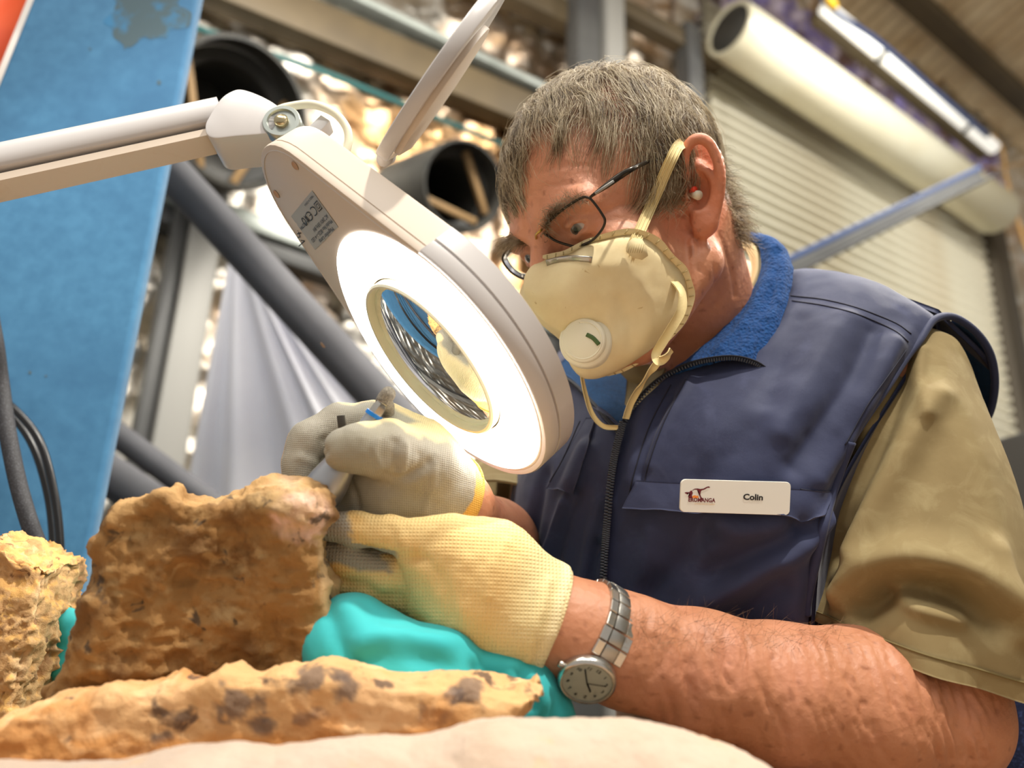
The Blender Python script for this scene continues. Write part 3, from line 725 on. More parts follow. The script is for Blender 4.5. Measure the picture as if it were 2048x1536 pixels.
def flow(p, t, wild):
    d = p - whorl; rad = (p - CC) / CRr ** 2; rad /= np.linalg.norm(rad, axis=1)[:, None]
    d = d / (np.linalg.norm(d, axis=1)[:, None] + .02) + np.array([.35, 0, -.25])
    side = np.clip((np.abs(p[:, 1]) - .045) / .03, 0, 1)[:, None]; d = d + side * np.array([.05, 0, -.9])
    back = np.clip((-.03 - p[:, 0]) / .05, 0, 1)[:, None]; d = d + back * np.array([-.2, 0, -1.2])
    cl = np.stack([vnoise(p * 75 + 3), vnoise(p * 75 + 31), vnoise(p * 75 + 57)], 1) * .75 + np.stack([vnoise(p * 28 + 13), vnoise(p * 28 + 41), vnoise(p * 28 + 67)], 1) * .6
    d = d + cl + wild * .35
    d = d - rad * np.sum(d * rad, 1)[:, None]
    d /= np.linalg.norm(d, axis=1)[:, None] + 1e-9
    e = np.sqrt(np.sum(((p - CC) / CRr) ** 2, 1)) - 1
    lift = np.clip(.72 * (1 - t * 1.35) - e * 2.8, -.5, .7)[:, None]
    d = d + rad * lift
    return d / (np.linalg.norm(d, axis=1)[:, None] + 1e-9)
def hair_set(n, r0, lmin, lmax, wildness):
    r_ = scalp(n); wild = rng.normal(size=r_.shape) * wildness
    ln = rng.uniform(lmin, lmax, len(r_)) * np.where(r_[:, 2] < .03, .55, 1.0) * np.where(r_[:, 0] < -.06, .8, 1)
    V, F = strands(r_, lambda p, t: flow(p, t, wild), ln, r0); return HC + V @ HR.T, F
def hairmat(name, rgb, rgb2, rough=.42): return M(name, rgb, rough, rgb2=rgb2, nscale=55, lo=.42, hi=.58, spec=.6)
hair = ob('hair', hair_set(9500, .00020, .036, .074, .6), hairmat('grey_hair', (138, 116, 84), (96, 78, 54)), person, label='grey brown short hair combed forward')
ob('hair', hair_set(7000, .00019, .040, .080, .8), hairmat('silver_hair', (218, 204, 174), (178, 160, 126)), person, label='silver strands in the hair')
ob('hair', hair_set(480, .00014, .07, .12, 1.8), bpy.data.materials['silver_hair'], person, label='loose flyaway silver hairs')
# tuft of hair on the nape behind the ear, and sideburn
def patch_hair(pxs, n, dirv, lmin, lmax, mat, r0=.00019):
    q = bh([(random.choice(pxs)[0] + random.gauss(0, 9), random.choice(pxs)[1] + random.gauss(0, 9)) for _ in range(n)]); wild_ = rng.normal(size=q.shape) * .45
    return ob('hair', strands(q, lambda p, t: (lambda d: d / np.linalg.norm(d, axis=1)[:, None])(dirv + wild_ + np.stack([vnoise(p * 90), vnoise(p * 90 + 7), vnoise(p * 90 + 19)], 1) * .7), rng.uniform(lmin, lmax, len(q)), r0, 6), mat, person)
def nape(n, mat):
    f0 = np.stack([rng.uniform(-.10, -.055, n), rng.uniform(.030, .072, n), rng.uniform(-.055, .03, n)], 1); X = []
    for p in HC + f0 @ HR.T: X.append(np.array(bv_body.find_nearest(Vector(p))[0]))
    X = np.array(X); wild_ = rng.normal(size=X.shape) * .4
    return ob('hair', strands(X, lambda p, t: (lambda d: d / np.linalg.norm(d, axis=1)[:, None])(-hU * (.55 + .6 * t) - hF * .35 + hL * (.35 - .5 * t) + RT * .05 + wild_ + np.stack([vnoise(p * 80), vnoise(p * 80 + 7), vnoise(p * 80 + 19)], 1) * .8), rng.uniform(.012, .026, n), .0002, 7), mat, person)
nape(900, bpy.data.materials['grey_hair']); nape(700, bpy.data.materials['silver_hair'])
patch_hair([(1340, 360), (1345, 380), (1350, 400), (1335, 340)], 260, nrm(P(1350, 420, .65) - P(1340, 360, .65)) + BK * .25, .008, .02, bpy.data.materials['silver_hair'])
# dark scalp under the hair
u_, v_ = np.meshgrid(np.linspace(0, 2 * np.pi, 96), np.linspace(0, 1, 40), indexing='ij')
top = nrm(np.array([-.25, 0, 1.0]))
# eyebrows
def brow(s_, n):
    t = rng.random(n); f0 = np.stack([.1035 - .016 * t ** 2, s_ * (.014 + .042 * t), .0275 + .010 * np.sin(t * 2.6) + rng.normal(size=n) * .0028], 1)
    bvh_p = HC + f0 @ HR.T; X = []
    for p in bvh_p:
        h_ = bv_body.find_nearest(Vector(p)); X.append(np.array(h_[0]))
    X = np.array(X); wild = rng.normal(size=X.shape) * .4
    def fl(p, tt):
        d = hF * .75 + hU * (.35 - 1.1 * tt) + s_ * hL * (.45 + .8 * tt); d = d[None] + wild; return d / np.linalg.norm(d, axis=1)[:, None]
    return strands(X, fl, rng.uniform(.009, .020, n), .00018, 6)
for o_ in person.children:
    if o_.name.startswith('hair'): o_['kind'] = 'stuff'
for s_ in (1, -1):
    ob('eyebrow', brow(s_, 420), hairmat('brow_grey' if s_ > 0 else 'brow_dark', (176, 158, 130), (120, 98, 70)), person)['kind'] = 'stuff'
# hairs along the forearm
q_ = bh([(random.uniform(1240, 1700), random.uniform(1222, 1300) + 0) for _ in range(420)])
dn = nrm(P(1500, 1200, .55) - P(1400, 1240, .57)); wild = rng.normal(size=q_.shape) * .6
ob('arm_hair', strands(q_, lambda p, t: (lambda d: d / np.linalg.norm(d, axis=1)[:, None])(dn * .6 + BK * .5 + UP * .3 + wild), rng.uniform(.008, .022, len(q_)), .00009, 5), hairmat('arm_hair', (70, 50, 36), (170, 140, 110)), person, label='fine dark hairs on the forearm')['kind'] = 'stuff'
# ------------------------------------------------------------------ clothing: vest panels, collar, zip, pockets, shirt
m_vest = M('navy_vest_cloth', (41, 49, 84), .72, rgb2=(35, 42, 73), nscale=5, weave=(1100, .25, .0006), bump=(40, .12, .004), sheen=.15, rgb4=(52, 59, 92), n4=26., lo4=.55, hi4=.75)
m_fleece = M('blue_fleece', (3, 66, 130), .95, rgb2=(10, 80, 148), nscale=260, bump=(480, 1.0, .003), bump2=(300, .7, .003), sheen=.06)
m_fleece_d = M('blue_fleece_shaded', (6, 66, 116), .95, rgb2=(10, 78, 132), nscale=260, bump=(480, .8, .003), sheen=.06)  # darker copy of the same fleece, shade put into its colour
m_khaki = M('khaki_shirt', (142, 124, 84), .85, rgb2=(132, 114, 75), nscale=14, weave=(1500, .3, .0005), bump=(30, .12, .003), rgb4=(152, 136, 96), n4=35., lo4=.5, hi4=.7)
m_cream = M('cream_collar', (224, 200, 152), .85, weave=(1500, .3, .0005))
m_zip = M('zip_teeth', (62, 66, 76), .28, .35)
m_tape = M('zip_tape', (22, 24, 34), .8)
m_stitch = M('dark_stitching', (24, 26, 44), .8)
pd = lambda rows: np.array([[P(*p) for p in r] for r in rows])
Zl = [(1240, 855, .702), (1232, 900, .694), (1222, 960, .685), (1215, 1040, .681), (1210, 1100, .679), (1205, 1180, .678), (1192, 1290, .682), (1180, 1400, .70)]
VL = pd([
    [(1560, 600, .84), (1640, 590, .83), (1710, 605, .81), (1790, 640, .78), (1850, 668, .755), (1884, 690, .745)],
    [(1560, 538, .79), (1630, 533, .765), (1700, 545, .745), (1770, 572, .725), (1828, 600, .708), (1872, 626, .700)],
    [(1520, 620, .745), (1590, 615, .715), (1660, 622, .695), (1735, 640, .680), (1800, 668, .672), (1840, 686, .674)],
    [(1345, 746, .714), (1450, 738, .690), (1560, 735, .668), (1640, 745, .652), (1715, 770, .645), (1764, 788, .653)],
    [(1240, 855, .702), (1345, 845, .672), (1450, 845, .646), (1550, 850, .631), (1640, 865, .630), (1706, 880, .644)],
    [(1222, 960, .685), (1330, 960, .655), (1440, 965, .631), (1540, 970, .620), (1610, 985, .620), (1663, 1000, .635)],
    [(1212, 1080, .679), (1320, 1080, .652), (1430, 1085, .630), (1530, 1090, .620), (1600, 1100, .618), (1634, 1110, .632)],
    [(1203, 1200, .678), (1310, 1205, .658), (1420, 1210, .638), (1520, 1220, .628), (1590, 1230, .624), (1616, 1240, .638)],
    [(1190, 1330, .69), (1300, 1335, .675), (1410, 1340, .66), (1510, 1345, .65), (1590, 1350, .645), (1622, 1355, .66)]])
GL = patch(VL, 190, 140)
def fold_lines(bv, specs):
    out = []
    for pts, w_, h_ in specs:
        q = hits(bv, pts)
        if len(q) > 1: out.append((cr(q, 14), w_, h_))
    return out
def flat(G): return G.reshape(-1, 3)
bvL = bvh_of(flat(GL), grid_faces(*GL.shape[:2]))
spec = [([(1690, 640), (1640, 720), (1590, 800), (1560, 860)], .012, .005), ([(1745, 660), (1700, 760), (1640, 860), (1590, 930)], .010, -.007),
        ([(1790, 690), (1740, 790), (1690, 880), (1640, 960)], .010, .006), ([(1600, 640), (1560, 720), (1530, 800)], .010, -.003),
        ([(1650, 1040), (1590, 1100), (1500, 1150), (1380, 1220), (1340, 1250)], .010, .010), ([(1600, 1060), (1520, 1110), (1420, 1150)], .012, -.010),
        ([(1300, 1060), (1290, 1120), (1270, 1200)], .008, .004), ([(1400, 1070), (1360, 1130), (1300, 1180)], .012, -.007), ([(1450, 1050), (1480, 1062), (1560, 1060)], .010, .006),
        ([(1640, 1130), (1560, 1180), (1470, 1250)], .012, -.008), ([(1500, 860), (1460, 910), (1400, 960)], .014, -.004),
        ([(1300, 800), (1275, 870), (1260, 960)], .006, .003), ([(1340, 800), (1300, 880), (1280, 950)], .004, -.003), ([(1380, 760), (1330, 840), (1295, 930)], .005, .0025)]
NL = gnorm(GL); NL = NL * np.sign(np.sum(NL * (CAM - GL), -1).mean())
GL = crease(flat(GL), flat(NL), fold_lines(bvL, spec)); GL = GL + flat(NL) * (.0022 * fbm(GL, 22, 3))[:, None]; GL = GL.reshape(190, 140, 3)
vest = ob('vest', shell(GL, .004), m_vest, person, label='navy softshell vest with blue fleece lining')
bvL = bvh_of(flat(GL), grid_faces(190, 140))
VR = pd([
    [(1225, 705, .86), (1180, 695, .89), (1145, 692, .93), (1118, 702, .98), (1098, 730, 1.03)],
    [(1180, 800, .752), (1160, 780, .785), (1130, 772, .83), (1100, 775, .89), (1076, 795, .97)],
    [(1240, 856, .702), (1190, 860, .716), (1140, 865, .748), (1085, 875, .80), (1045, 890, .88)],
    [(1222, 960, .685), (1170, 960, .700), (1112, 965, .728), (1052, 970, .775), (1022, 975, .86)],
    [(1212, 1080, .679), (1160, 1080, .694), (1102, 1085, .722), (1045, 1088, .770), (1018, 1090, .86)],
    [(1203, 1200, .678), (1150, 1200, .694), (1095, 1205, .722), (1042, 1205, .770), (1018, 1205, .86)],
    [(1190, 1330, .69), (1140, 1330, .705), (1090, 1330, .735), (1040, 1330, .78), (1018, 1330, .86)]])
GR = patch(VR, 150, 90); NR = gnorm(GR); NR = NR * np.sign(np.sum(NR * (CAM - GR), -1).mean())
bvR = bvh_of(flat(GR), grid_faces(150, 90))
spec = [([(1175, 900), (1140, 1000), (1110, 1090), (1080, 1180)], .008, .006), ([(1150, 990), (1120, 1080), (1100, 1170)], .007, -.006), ([(1200, 1000), (1180, 1080), (1165, 1170)], .006, .004),
        ([(1090, 950), (1070, 1040), (1055, 1130)], .009, -.006), ([(1130, 1010), (1100, 1100), (1075, 1170)], .006, .005), ([(1195, 1090), (1185, 1140), (1180, 1190)], .005, -.004)]
GR = crease(flat(GR), flat(NR), fold_lines(bvR, spec)); GR = GR + flat(NR) * (.0015 * fbm(GR, 22, 3))[:, None]; GR = GR.reshape(150, 90, 3)
ob('front_panel', shell(GR, .004), m_vest, vest); bvR = bvh_of(flat(GR), grid_faces(150, 90))
VB = pd([
    [(1872, 626, .704), (1800, 600, .735), (1680, 560, .79), (1540, 580, .90), (1350, 640, .98), (1100, 735, 1.035)],
    [(1982, 745, .735), (1900, 735, .87), (1760, 730, .97), (1560, 760, 1.05), (1330, 790, 1.10), (1085, 800, 1.05)],
    [(1966, 852, .768), (1890, 880, .90), (1760, 900, 1.0), (1560, 930, 1.08), (1300, 960, 1.10), (1030, 960, .93)],
    [(1885, 1100, .775), (1800, 1110, .90), (1700, 1120, 1.0), (1540, 1140, 1.08), (1300, 1150, 1.10), (1018, 1150, .87)],
    [(1820, 1340, .775), (1780, 1340, .90), (1700, 1340, 1.0), (1540, 1340, 1.08), (1300, 1340, 1.08), (1018, 1330, .865)]])
ob('back_panel', shell(patch(VB, 60, 60), .004, T0), m_vest, vest)
# side under the arm joins front and back
VS = pd([[(1840, 700, .69), (1870, 740, .74), (1930, 800, .79)], [(1663, 1000, .638), (1740, 1000, .72), (1890, 1000, .80)], [(1622, 1240, .642), (1700, 1240, .72), (1815, 1240, .80)], [(1622, 1355, .662), (1700, 1345, .72), (1800, 1340, .80)]])
ob('side_panel', shell(patch(VS, 40, 24), .003, T0), m_vest, vest)
# raised armhole at the back: navy rim, blue fleece inside with shade in its colour
rim = [(1866, 630, .700), (1906, 634, .705), (1950, 662, .712), (1980, 706, .720), (1990, 760, .732), (1984, 812, .748), (1968, 852, .765)]
inn = [(1868, 656, .735), (1890, 666, .745), (1918, 692, .755), (1940, 730, .765), (1950, 776, .775), (1953, 820, .785), (1958, 852, .792)]
deep = [(1830, 690, .78), (1850, 710, .79), (1870, 740, .80), (1890, 770, .81), (1900, 800, .82), (1910, 830, .83), (1930, 850, .83)]
ob('armhole_lining', shell(patch(np.stack([PP(rim), PP(inn), PP(deep)])[:, 1:], 24, 60), .002), m_fleece_d, vest, label='blue fleece lining of the raised armhole, shade painted in')
ob('armhole_edge', tube(cr(PP([(1700, 884, .643), (1735, 830, .650), (1770, 780, .655), (1812, 716, .670), (1840, 680, .678), (1868, 640, .692)] + rim[1:]), 80), .0034, 12), m_vest, vest)
ob('armhole_edge', tube(hits(bvL, [(1704, 884), (1682, 940), (1662, 1000), (1646, 1060), (1632, 1120), (1618, 1190), (1614, 1230)], -.001), .0042, 12, 60), m_vest, vest)
# stitched seams
def seam(pts, bv, r=.0006, lift=.0003, name='seam', mat=None): 
    q = hits(bv, cr(np.array(pts, float), 40), lift)
    if len(q) > 2: ob(name, tube(q, r, 6), mat or m_stitch, vest)
seam([(1582, 592), (1650, 600), (1720, 618), (1790, 646), (1822, 668)], bvL); seam([(1584, 602), (1650, 612), (1718, 630), (1786, 660), (1816, 684)], bvL)
seam([(1372, 760), (1330, 840), (1300, 920), (1285, 985), (1280, 1010)], bvL); seam([(1342, 770), (1300, 850), (1270, 940), (1254, 1010)], bvL)
seam([(1812, 700), (1770, 760), (1735, 810), (1690, 890)], bvL); seam([(1270, 968), (1330, 972), (1358, 972)], bvL); seam([(1600, 978), (1640, 985), (1660, 992)], bvL)
# pocket flaps
def flap(name, bv, quad, lift0, lift1, n=(18, 40), bulge=.0):
    (a, b), (c_, d_) = [np.array(r, float) for r in quad]        # top-left, top-right, bottom-left, bottom-right
    u = np.linspace(0, 1, n[1])[None, :, None]; v = np.linspace(0, 1, n[0])[:, None, None]
    px = (a * (1 - u) + b * u) * (1 - v) + (c_ * (1 - u) + d_ * u) * v
    G = np.zeros(px.shape[:2] + (3,))
    for i in range(n[0]):
        for j in range(n[1]):
            h_, nn = hit(bv, *px[i, j]); 
            if h_ is None: h_, nn = G[i, j - 1], BK
            G[i, j] = h_ + nn * (lift0 + (lift1 - lift0) * v[i, 0, 0])
    return ob(name, shell(G, .0022), m_vest, vest), G
flap('pocket_flap', bvL, (((1272, 962), (1662, 982)), ((1252, 1016), (1640, 1034))), .0012, .0075)
flap('pocket_flap', bvR, (((1194, 838), (1176, 838)), ((1150, 984), (1103, 980))), .0025, .0065, (36, 14))
seam([(1172, 850), (1140, 920), (1112, 968)], bvR, .0006, .0075)
# near collar: fleece turned outward, closed at its foot by the zip
CA = pd([
    [(1462, 474, 0.805), (1476, 466, 0.810), (1490, 462, 0.815), (1502, 466, 0.820)],
    [(1512, 486, 0.785), (1530, 478, 0.780), (1548, 476, 0.782), (1560, 486, 0.790)],
    [(1521, 540, 0.765), (1546, 524, 0.752), (1568, 522, 0.750), (1585, 534, 0.758)],
    [(1492, 600, 0.747), (1526, 590, 0.728), (1556, 588, 0.722), (1578, 594, 0.728)],
    [(1440, 660, 0.732), (1486, 655, 0.708), (1528, 652, 0.698), (1556, 656, 0.704)],
    [(1378, 716, 0.720), (1436, 706, 0.696), (1492, 704, 0.684), (1540, 708, 0.687)],
    [(1330, 748, 0.714), (1400, 723, 0.696), (1470, 716, 0.684), (1538, 740, 0.680)]])
GC = patch(CA, 90, 50); NC = gnorm(GC); NC = NC * np.sign(np.sum(NC * (CAM - GC), -1).mean())
bvC = bvh_of(flat(GC), grid_faces(90, 50))
GC = crease(flat(GC), flat(NC), fold_lines(bvC, [([(1556, 500), (1548, 560), (1530, 620)], .006, -.004), ([(1530, 560), (1490, 640), (1440, 700)], .006, .003), ([(1530, 640), (1520, 690), (1524, 725)], .006, -.004)]))
GC = (GC + flat(NC) * (.0011 * fbm(GC, 60, 3))[:, None]).reshape(90, 50, 3)
ob('collar', shell(GC, .005), m_fleece, vest, label='bright blue fleece collar turned open'); bvC = bvh_of(flat(GC), grid_faces(90, 50))
CB = pd([
    [(1108, 735, .86), (1150, 706, .86), (1210, 695, .87), (1262, 700, .87)],
    [(1150, 764, .79), (1190, 742, .80), (1232, 735, .82), (1275, 735, .83)],
    [(1184, 800, .752), (1215, 785, .765), (1245, 778, .785), (1280, 775, .80)],
    [(1212, 830, .722), (1232, 822, .735), (1252, 815, .75), (1278, 810, .765)],
    [(1238, 858, .704), (1246, 852, .708), (1256, 846, .716), (1268, 842, .725)]])
ob('collar', shell(patch(CB, 50, 30), .004), m_fleece_d, vest, label='far collar half, blue fleece with shade painted in')
# zip: two tapes of teeth meeting above the chest
zn = [(1538, 742, 0.679), (1510, 724, 0.680), (1470, 714, 0.683), (1430, 716, 0.688), (1390, 724, 0.695), (1345, 742, 0.708), (1305, 768, 0.707), (1268, 808, 0.706), (1246, 845, 0.698)] + [(x, y, d - .004) for x, y, d in Zl[1:]]
zf = [(1108, 740, .855), (1150, 768, .786), (1184, 804, .748), (1212, 834, .718), (1236, 862, .698)]
def teeth(line, n, side, size):
    q = cr(PP(line), n); T = np.gradient(q, axis=0); parts = []
    for i in range(n):
        t = nrm(T[i]); v = nrm(CAM - q[i]); s_ = nrm(np.cross(t, v)) * side; parts.append(box(q[i] + s_ * size * .9 + v * .0006, [t, s_, np.cross(t, s_)], [size * .55, size * 1.1, size * .8], size * .3, 1))
    return join(*parts)
z1 = ob('zip_teeth', teeth(zn[:9], 64, -1, .0016), m_zip, vest, smooth=False); z2 = ob('zip_teeth', join(teeth([(x, y, d - .0045) for x, y, d in zn[8:]], 92, 1, .0017), teeth([(x - 1, y + 2, d - .0045) for x, y, d in zn[8:]], 92, -1, .0017)), m_zip, vest, smooth=False); z3 = ob('zip_teeth', teeth(zf, 44, 1, .0014), m_zip, vest, smooth=False)
for z_ in (z1, z2, z3): z_['kind'] = 'stuff'
ob('zip_tape', tube(PP(zn), .0030, 8, 140, flat=.35), m_tape, vest); ob('zip_tape', tube(PP(zf), .0026, 8, 50, flat=.35), m_tape, vest)
# ---- shirt: sleeves, collar
cen = [(1826, 668, .730, .012), (1828, 680, .728, .030), (1826, 705, .724, .040), (1826, 780, .712, .051), (1832, 880, .698, .065), (1840, 990, .685, .076), (1843, 1100, .670, .083), (1846, 1200, .658, .0875), (1848, 1262, .650, .0895), (1850, 1302, .646, .0895)]
cq = cr(np.array([list(P(*c_[:3])) + [c_[3]] for c_ in cen]), 150); ctr, rad_ = cq[:, :3], cq[:, 3]
ax0 = nrm(P(1846, 1200, .66) - P(1850, 800, .71)); nx = nrm(P(2040, 1352, .66) - P(1650, 1252, .64)); nvw = nrm(np.cross(nx, np.cross(-BK, nx))); nend = nrm(np.cross(nx, nrm(BK - nx * np.dot(BK, nx)))); nend = nend * np.sign(np.dot(nend, ax0))
nth = 160; th = np.linspace(0, 2 * np.pi, nth, endpoint=False); Gs = np.zeros((150, nth, 3))
for i in range(150):
    k = (i / 149) ** 2.2; a_ = nrm(ax0 * (1 - k) + nend * k); x_, y_, _ = frame(a_, BK); Gs[i] = ctr[i] + rad_[i] * (np.cos(th)[:, None] * x_ * 1.0 + np.sin(th)[:, None] * y_)
Gn = Gs - ctr[:, None]; Gn /= np.linalg.norm(Gn, axis=2, keepdims=True)
tt = (np.arange(150) / 149)[:, None]
Gs = Gs + Gn * (.004 * np.sin(th * 5 + 1.5 * tt * 3) * tt + .003 * np.sin(th * 9 + 4 * tt) * tt ** 2)[..., None]
bvS = bvh_of(flat(Gs), grid_faces(150, nth, False, True))
spec = [([(1745, 840), (1730, 900), (1700, 990), (1660, 1080)], .008, 0.0058), ([(1800, 720), (1790, 800), (1750, 900), (1700, 1010), (1670, 1110)], .010, -0.0101), ([(1840, 700), (1835, 760), (1850, 830)], .006, 0.0058),
        ([(1870, 790), (1810, 900), (1750, 1010), (1710, 1100)], .012, 0.0116), ([(1690, 1195), (1740, 1140), (1830, 1115), (1930, 1140), (2000, 1210)], .014, 0.0188), ([(1720, 1215), (1800, 1175), (1900, 1190), (1990, 1235)], .012, -0.0203),
        ([(1655, 1240), (1640, 1180), (1650, 1120)], .008, 0.0087), ([(1800, 1190), (1840, 1215), (1920, 1235)], .007, 0.0101), ([(1990, 1100), (2010, 1180), (2035, 1260)], .010, 0.0116), ([(1760, 1180), (1720, 1200), (1680, 1225)], .006, -0.0072)]
Gs = crease(flat(Gs), flat(Gn), fold_lines(bvS, spec)); Gs = (Gs + flat(Gn) * (.0009 * fbm(Gs, 24, 4))[:, None]).reshape(150, nth, 3)
def ring_shell(G, t):
    n_, m_, _ = G.shape; cc = G.mean(1, keepdims=True); inn_ = G + (cc - G) / (np.linalg.norm(cc - G, axis=2, keepdims=True) + 1e-9) * t
    V = np.concatenate([flat(G), flat(inn_)]); N = n_ * m_; f = grid_faces(n_, m_, False, True); j = np.arange(m_); j2 = (j + 1) % m_; b_ = (n_ - 1) * m_
    return V, [f, f[:, ::-1] + N, np.stack([b_ + j, b_ + N + j, b_ + N + j2, b_ + j2], 1)]
shirt = ob('shirt', ring_shell(Gs, .003), m_khaki, person, label='khaki short sleeved work shirt, near sleeve')
# hem band: doubled cloth with a stitch line
hem = Gs[137:150] + (Gs[137:150] - Gs[137:150].mean(1, keepdims=True)) * .014
ob('hem', ring_shell(hem, .003), m_khaki, shirt)
st_ = hem[1] + (hem[1] - hem[1].mean(0)) * .006
ob('hem_stitching', tube(st_, .0006, 6, closed=True), M('khaki_stitch', (112, 98, 58), .8), shirt)
# far sleeve
cen2 = [(1085, 800, .97, .055), (1070, 900, .945, .062), (1058, 980, .915, .068), (1042, 1040, .88, .070), (1030, 1072, .855, .071)]
cq = cr(np.array([list(P(*c_[:3])) + [c_[3]] for c_ in cen2]), 60); G2 = np.zeros((60, 90, 3)); th2 = np.linspace(0, 2 * np.pi, 90, endpoint=False)
for i in range(60):
    a_ = nrm(cq[min(i + 1, 59), :3] - cq[max(i - 1, 0), :3]); x_, y_, _ = frame(a_, BK); G2[i] = cq[i, :3] + cq[i, 3] * (1 + .05 * np.sin(th2 * 4 + i * .06))[:, None] * (np.cos(th2)[:, None] * x_ + np.sin(th2)[:, None] * y_)
G2 = (flat(G2) + .004 * fbm(flat(G2), 20, 3)[:, None] * BK).reshape(60, 90, 3)
ob('sleeve', ring_shell(G2, .003), m_khaki, shirt, label='far khaki sleeve')
CS = pd([[(1458, 480, .812), (1470, 473, .818), (1480, 474, .825)], [(1492, 500, .786), (1506, 488, .788), (1518, 492, .80)], [(1503, 545, .772), (1516, 535, .772), (1528, 540, .785)], [(1484, 596, .760), (1494, 590, .758), (1506, 592, .765)], [(1440, 655, .750), (1450, 652, .747), (1460, 654, .752)], [(1370, 722, .738), (1382, 720, .734), (1392, 722, .738)]])
ob('shirt_collar', shell(patch(CS, 60, 16), .003), m_cream, shirt, label='pale collar band at the back of the neck')
CF = pd([[(1228, 722, .775), (1260, 732, .765), (1300, 728, .755)], [(1240, 745, .765), (1268, 754, .755), (1296, 748, .748)], [(1258, 764, .757), (1272, 768, .752), (1290, 764, .748)]])
ob('shirt_collar', shell(patch(CF, 20, 20), .003), m_khaki, shirt, label='khaki collar tip under the chin')
CG = pd([[(1255, 740, .78), (1290, 745, .775), (1330, 735, .765)], [(1250, 800, .76), (1280, 800, .755), (1310, 790, .745)], [(1240, 860, .725), (1262, 855, .72), (1290, 850, .715)]])
ob('shirt_front', shell(patch(CG, 20, 20), .003), m_khaki, shirt)
# trousers and boots below the bench
m_trs = M('dark_trousers', (40, 44, 60), .85)
hipc = P(1440, 1700, .94); hip = np.array([hipc[0], hipc[1], .80])
def legs(X):
    d = cap(X, hip + WZ * .12, hip, .125, .135)
    for s_ in (1, -1):
        h_ = hip + TL * .09 * s_ - WZ * .02; k_ = h_ + TF * .36 + TL * .06 * s_ - WZ * .02; a_ = k_ - WZ * .62 - TF * .02
        d = smin(d, smin(cap(X, h_, k_, .085, .062), cap(X, k_, a_, .06, .05), .02), .03)
    return d
ob('trousers', surf(legs, hip - [.75, .75, .78], hip + [.75, .75, .4], .012), m_trs, person)
for s_ in (1, -1):
    a_ = hip + TL * .15 * s_ + TF * .34; a_[2] = 0.1
    ob('boot', surf(lambda X: smax(smin(cap(X, a_ + WZ * .08, a_ - WZ * .04, .055, .055), cap(X, a_ - WZ * .05, a_ + TF * .17 - WZ * .06, .05, .042), .03), .205 - X[:, 2] - .205, .004), a_ - .3, a_ + .3, .009), m_blk, person)
# ------------------------------------------------------------------ gloves
def glove(name, sdf, cut, axis, lo, hi, colf, label, lines, mat=None):
    f = lambda X: smax(sdf(X), -((X - cut) @ axis), .003)
    V, F = surf(f, lo, hi, .0016); Nn = vnormals(V, F); bv = bvh_of(V, F)
    V = crease(V, Nn, fold_lines(bv, lines)); V = V + Nn * (.0007 * fbm(V, 70, 3))[:, None]
    return ob(name, (V, F), mat or m_glove, person, col=colf(V, Nn), label=label), bv
m_glove = M('glove_knit', (230, 200, 140), .78, attr=True, weave=(125, .7, .0009), bump=(250, .25, .001), sss=.08, sssr=(1, .7, .4))
knit, coat_, cuffc = np.array(lin((232, 198, 132))), np.array(lin((164, 156, 138))), np.array(lin((232, 180, 84)))
def mixc(a, b, t): t = np.clip(t, 0, 1)[:, None]; return a * (1 - t) + b * t
def lcol(V, Nn):
    p = proj(V); n = fbm(V, 90, 3) * 14
    coat = np.clip((712 - p[:, 0] + n + (p[:, 1] - 1050) * .25) / 10, 0, 1) * (p[:, 1] < 1084)
    coat = np.maximum(coat, np.clip((1128 - (p[:, 1] - (p[:, 0] - 640) * .16) + n * .5) / 8, 0, 1) * np.clip((795 + 1.5 * n - p[:, 0]) / 22, 0, 1) * (p[:, 1] > 1072 + (p[:, 0] - 640) * .2))
    pv = V - L_CUT; t = pv @ LW_AX
    c = np.tile(knit, (len(V), 1)); c = mixc(c, np.array(lin((226, 206, 150))), (.045 - t) / .02); c = mixc(c, np.array(lin((240, 222, 172))), (.010 - t) / .004)
    c = mixc(c, np.array(lin((214, 160, 76))), np.clip((fbm(V, 35, 3) - .1) * 1.2, 0, .5) * (p[:, 0] < 850))
    return mixc(c, coat_ * .92, coat)
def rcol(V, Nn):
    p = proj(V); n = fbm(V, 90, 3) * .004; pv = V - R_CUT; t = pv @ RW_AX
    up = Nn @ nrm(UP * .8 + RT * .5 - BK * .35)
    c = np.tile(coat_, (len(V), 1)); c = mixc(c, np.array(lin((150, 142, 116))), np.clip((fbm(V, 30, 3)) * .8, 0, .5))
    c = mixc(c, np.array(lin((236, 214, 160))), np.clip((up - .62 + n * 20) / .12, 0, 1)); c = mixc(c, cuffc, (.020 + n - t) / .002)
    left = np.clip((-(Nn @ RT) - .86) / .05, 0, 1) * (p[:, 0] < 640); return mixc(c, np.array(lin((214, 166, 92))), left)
lo_, hi_ = PP([(600, 1000, .5), (1140, 1340, .64)]).min(0) - .05, PP([(600, 1000, .5), (1140, 1340, .64)]).max(0) + .05
gl, bvGL = glove('glove', left_hand_sdf, L_CUT, LW_AX, lo_, hi_, lcol, 'cream knitted near glove with grey dipped fingertips',
    [([(1010, 1085), (985, 1130), (975, 1190)], .004, .0015), ([(850, 1120), (800, 1112), (740, 1095)], .004, -.002), ([(860, 1130), (900, 1180), (900, 1230)], .006, -.0016), ([(880, 1060), (850, 1100), (835, 1120)], .004, -.0014),
     ([(1098, 1160), (1078, 1240), (1058, 1320)], .003, .0018), ([(800, 1060), (812, 1090)], .003, .0012), ([(780, 1058), (790, 1090)], .003, -.0010), ([(930, 1120), (910, 1180), (930, 1230)], .006, .0016)])
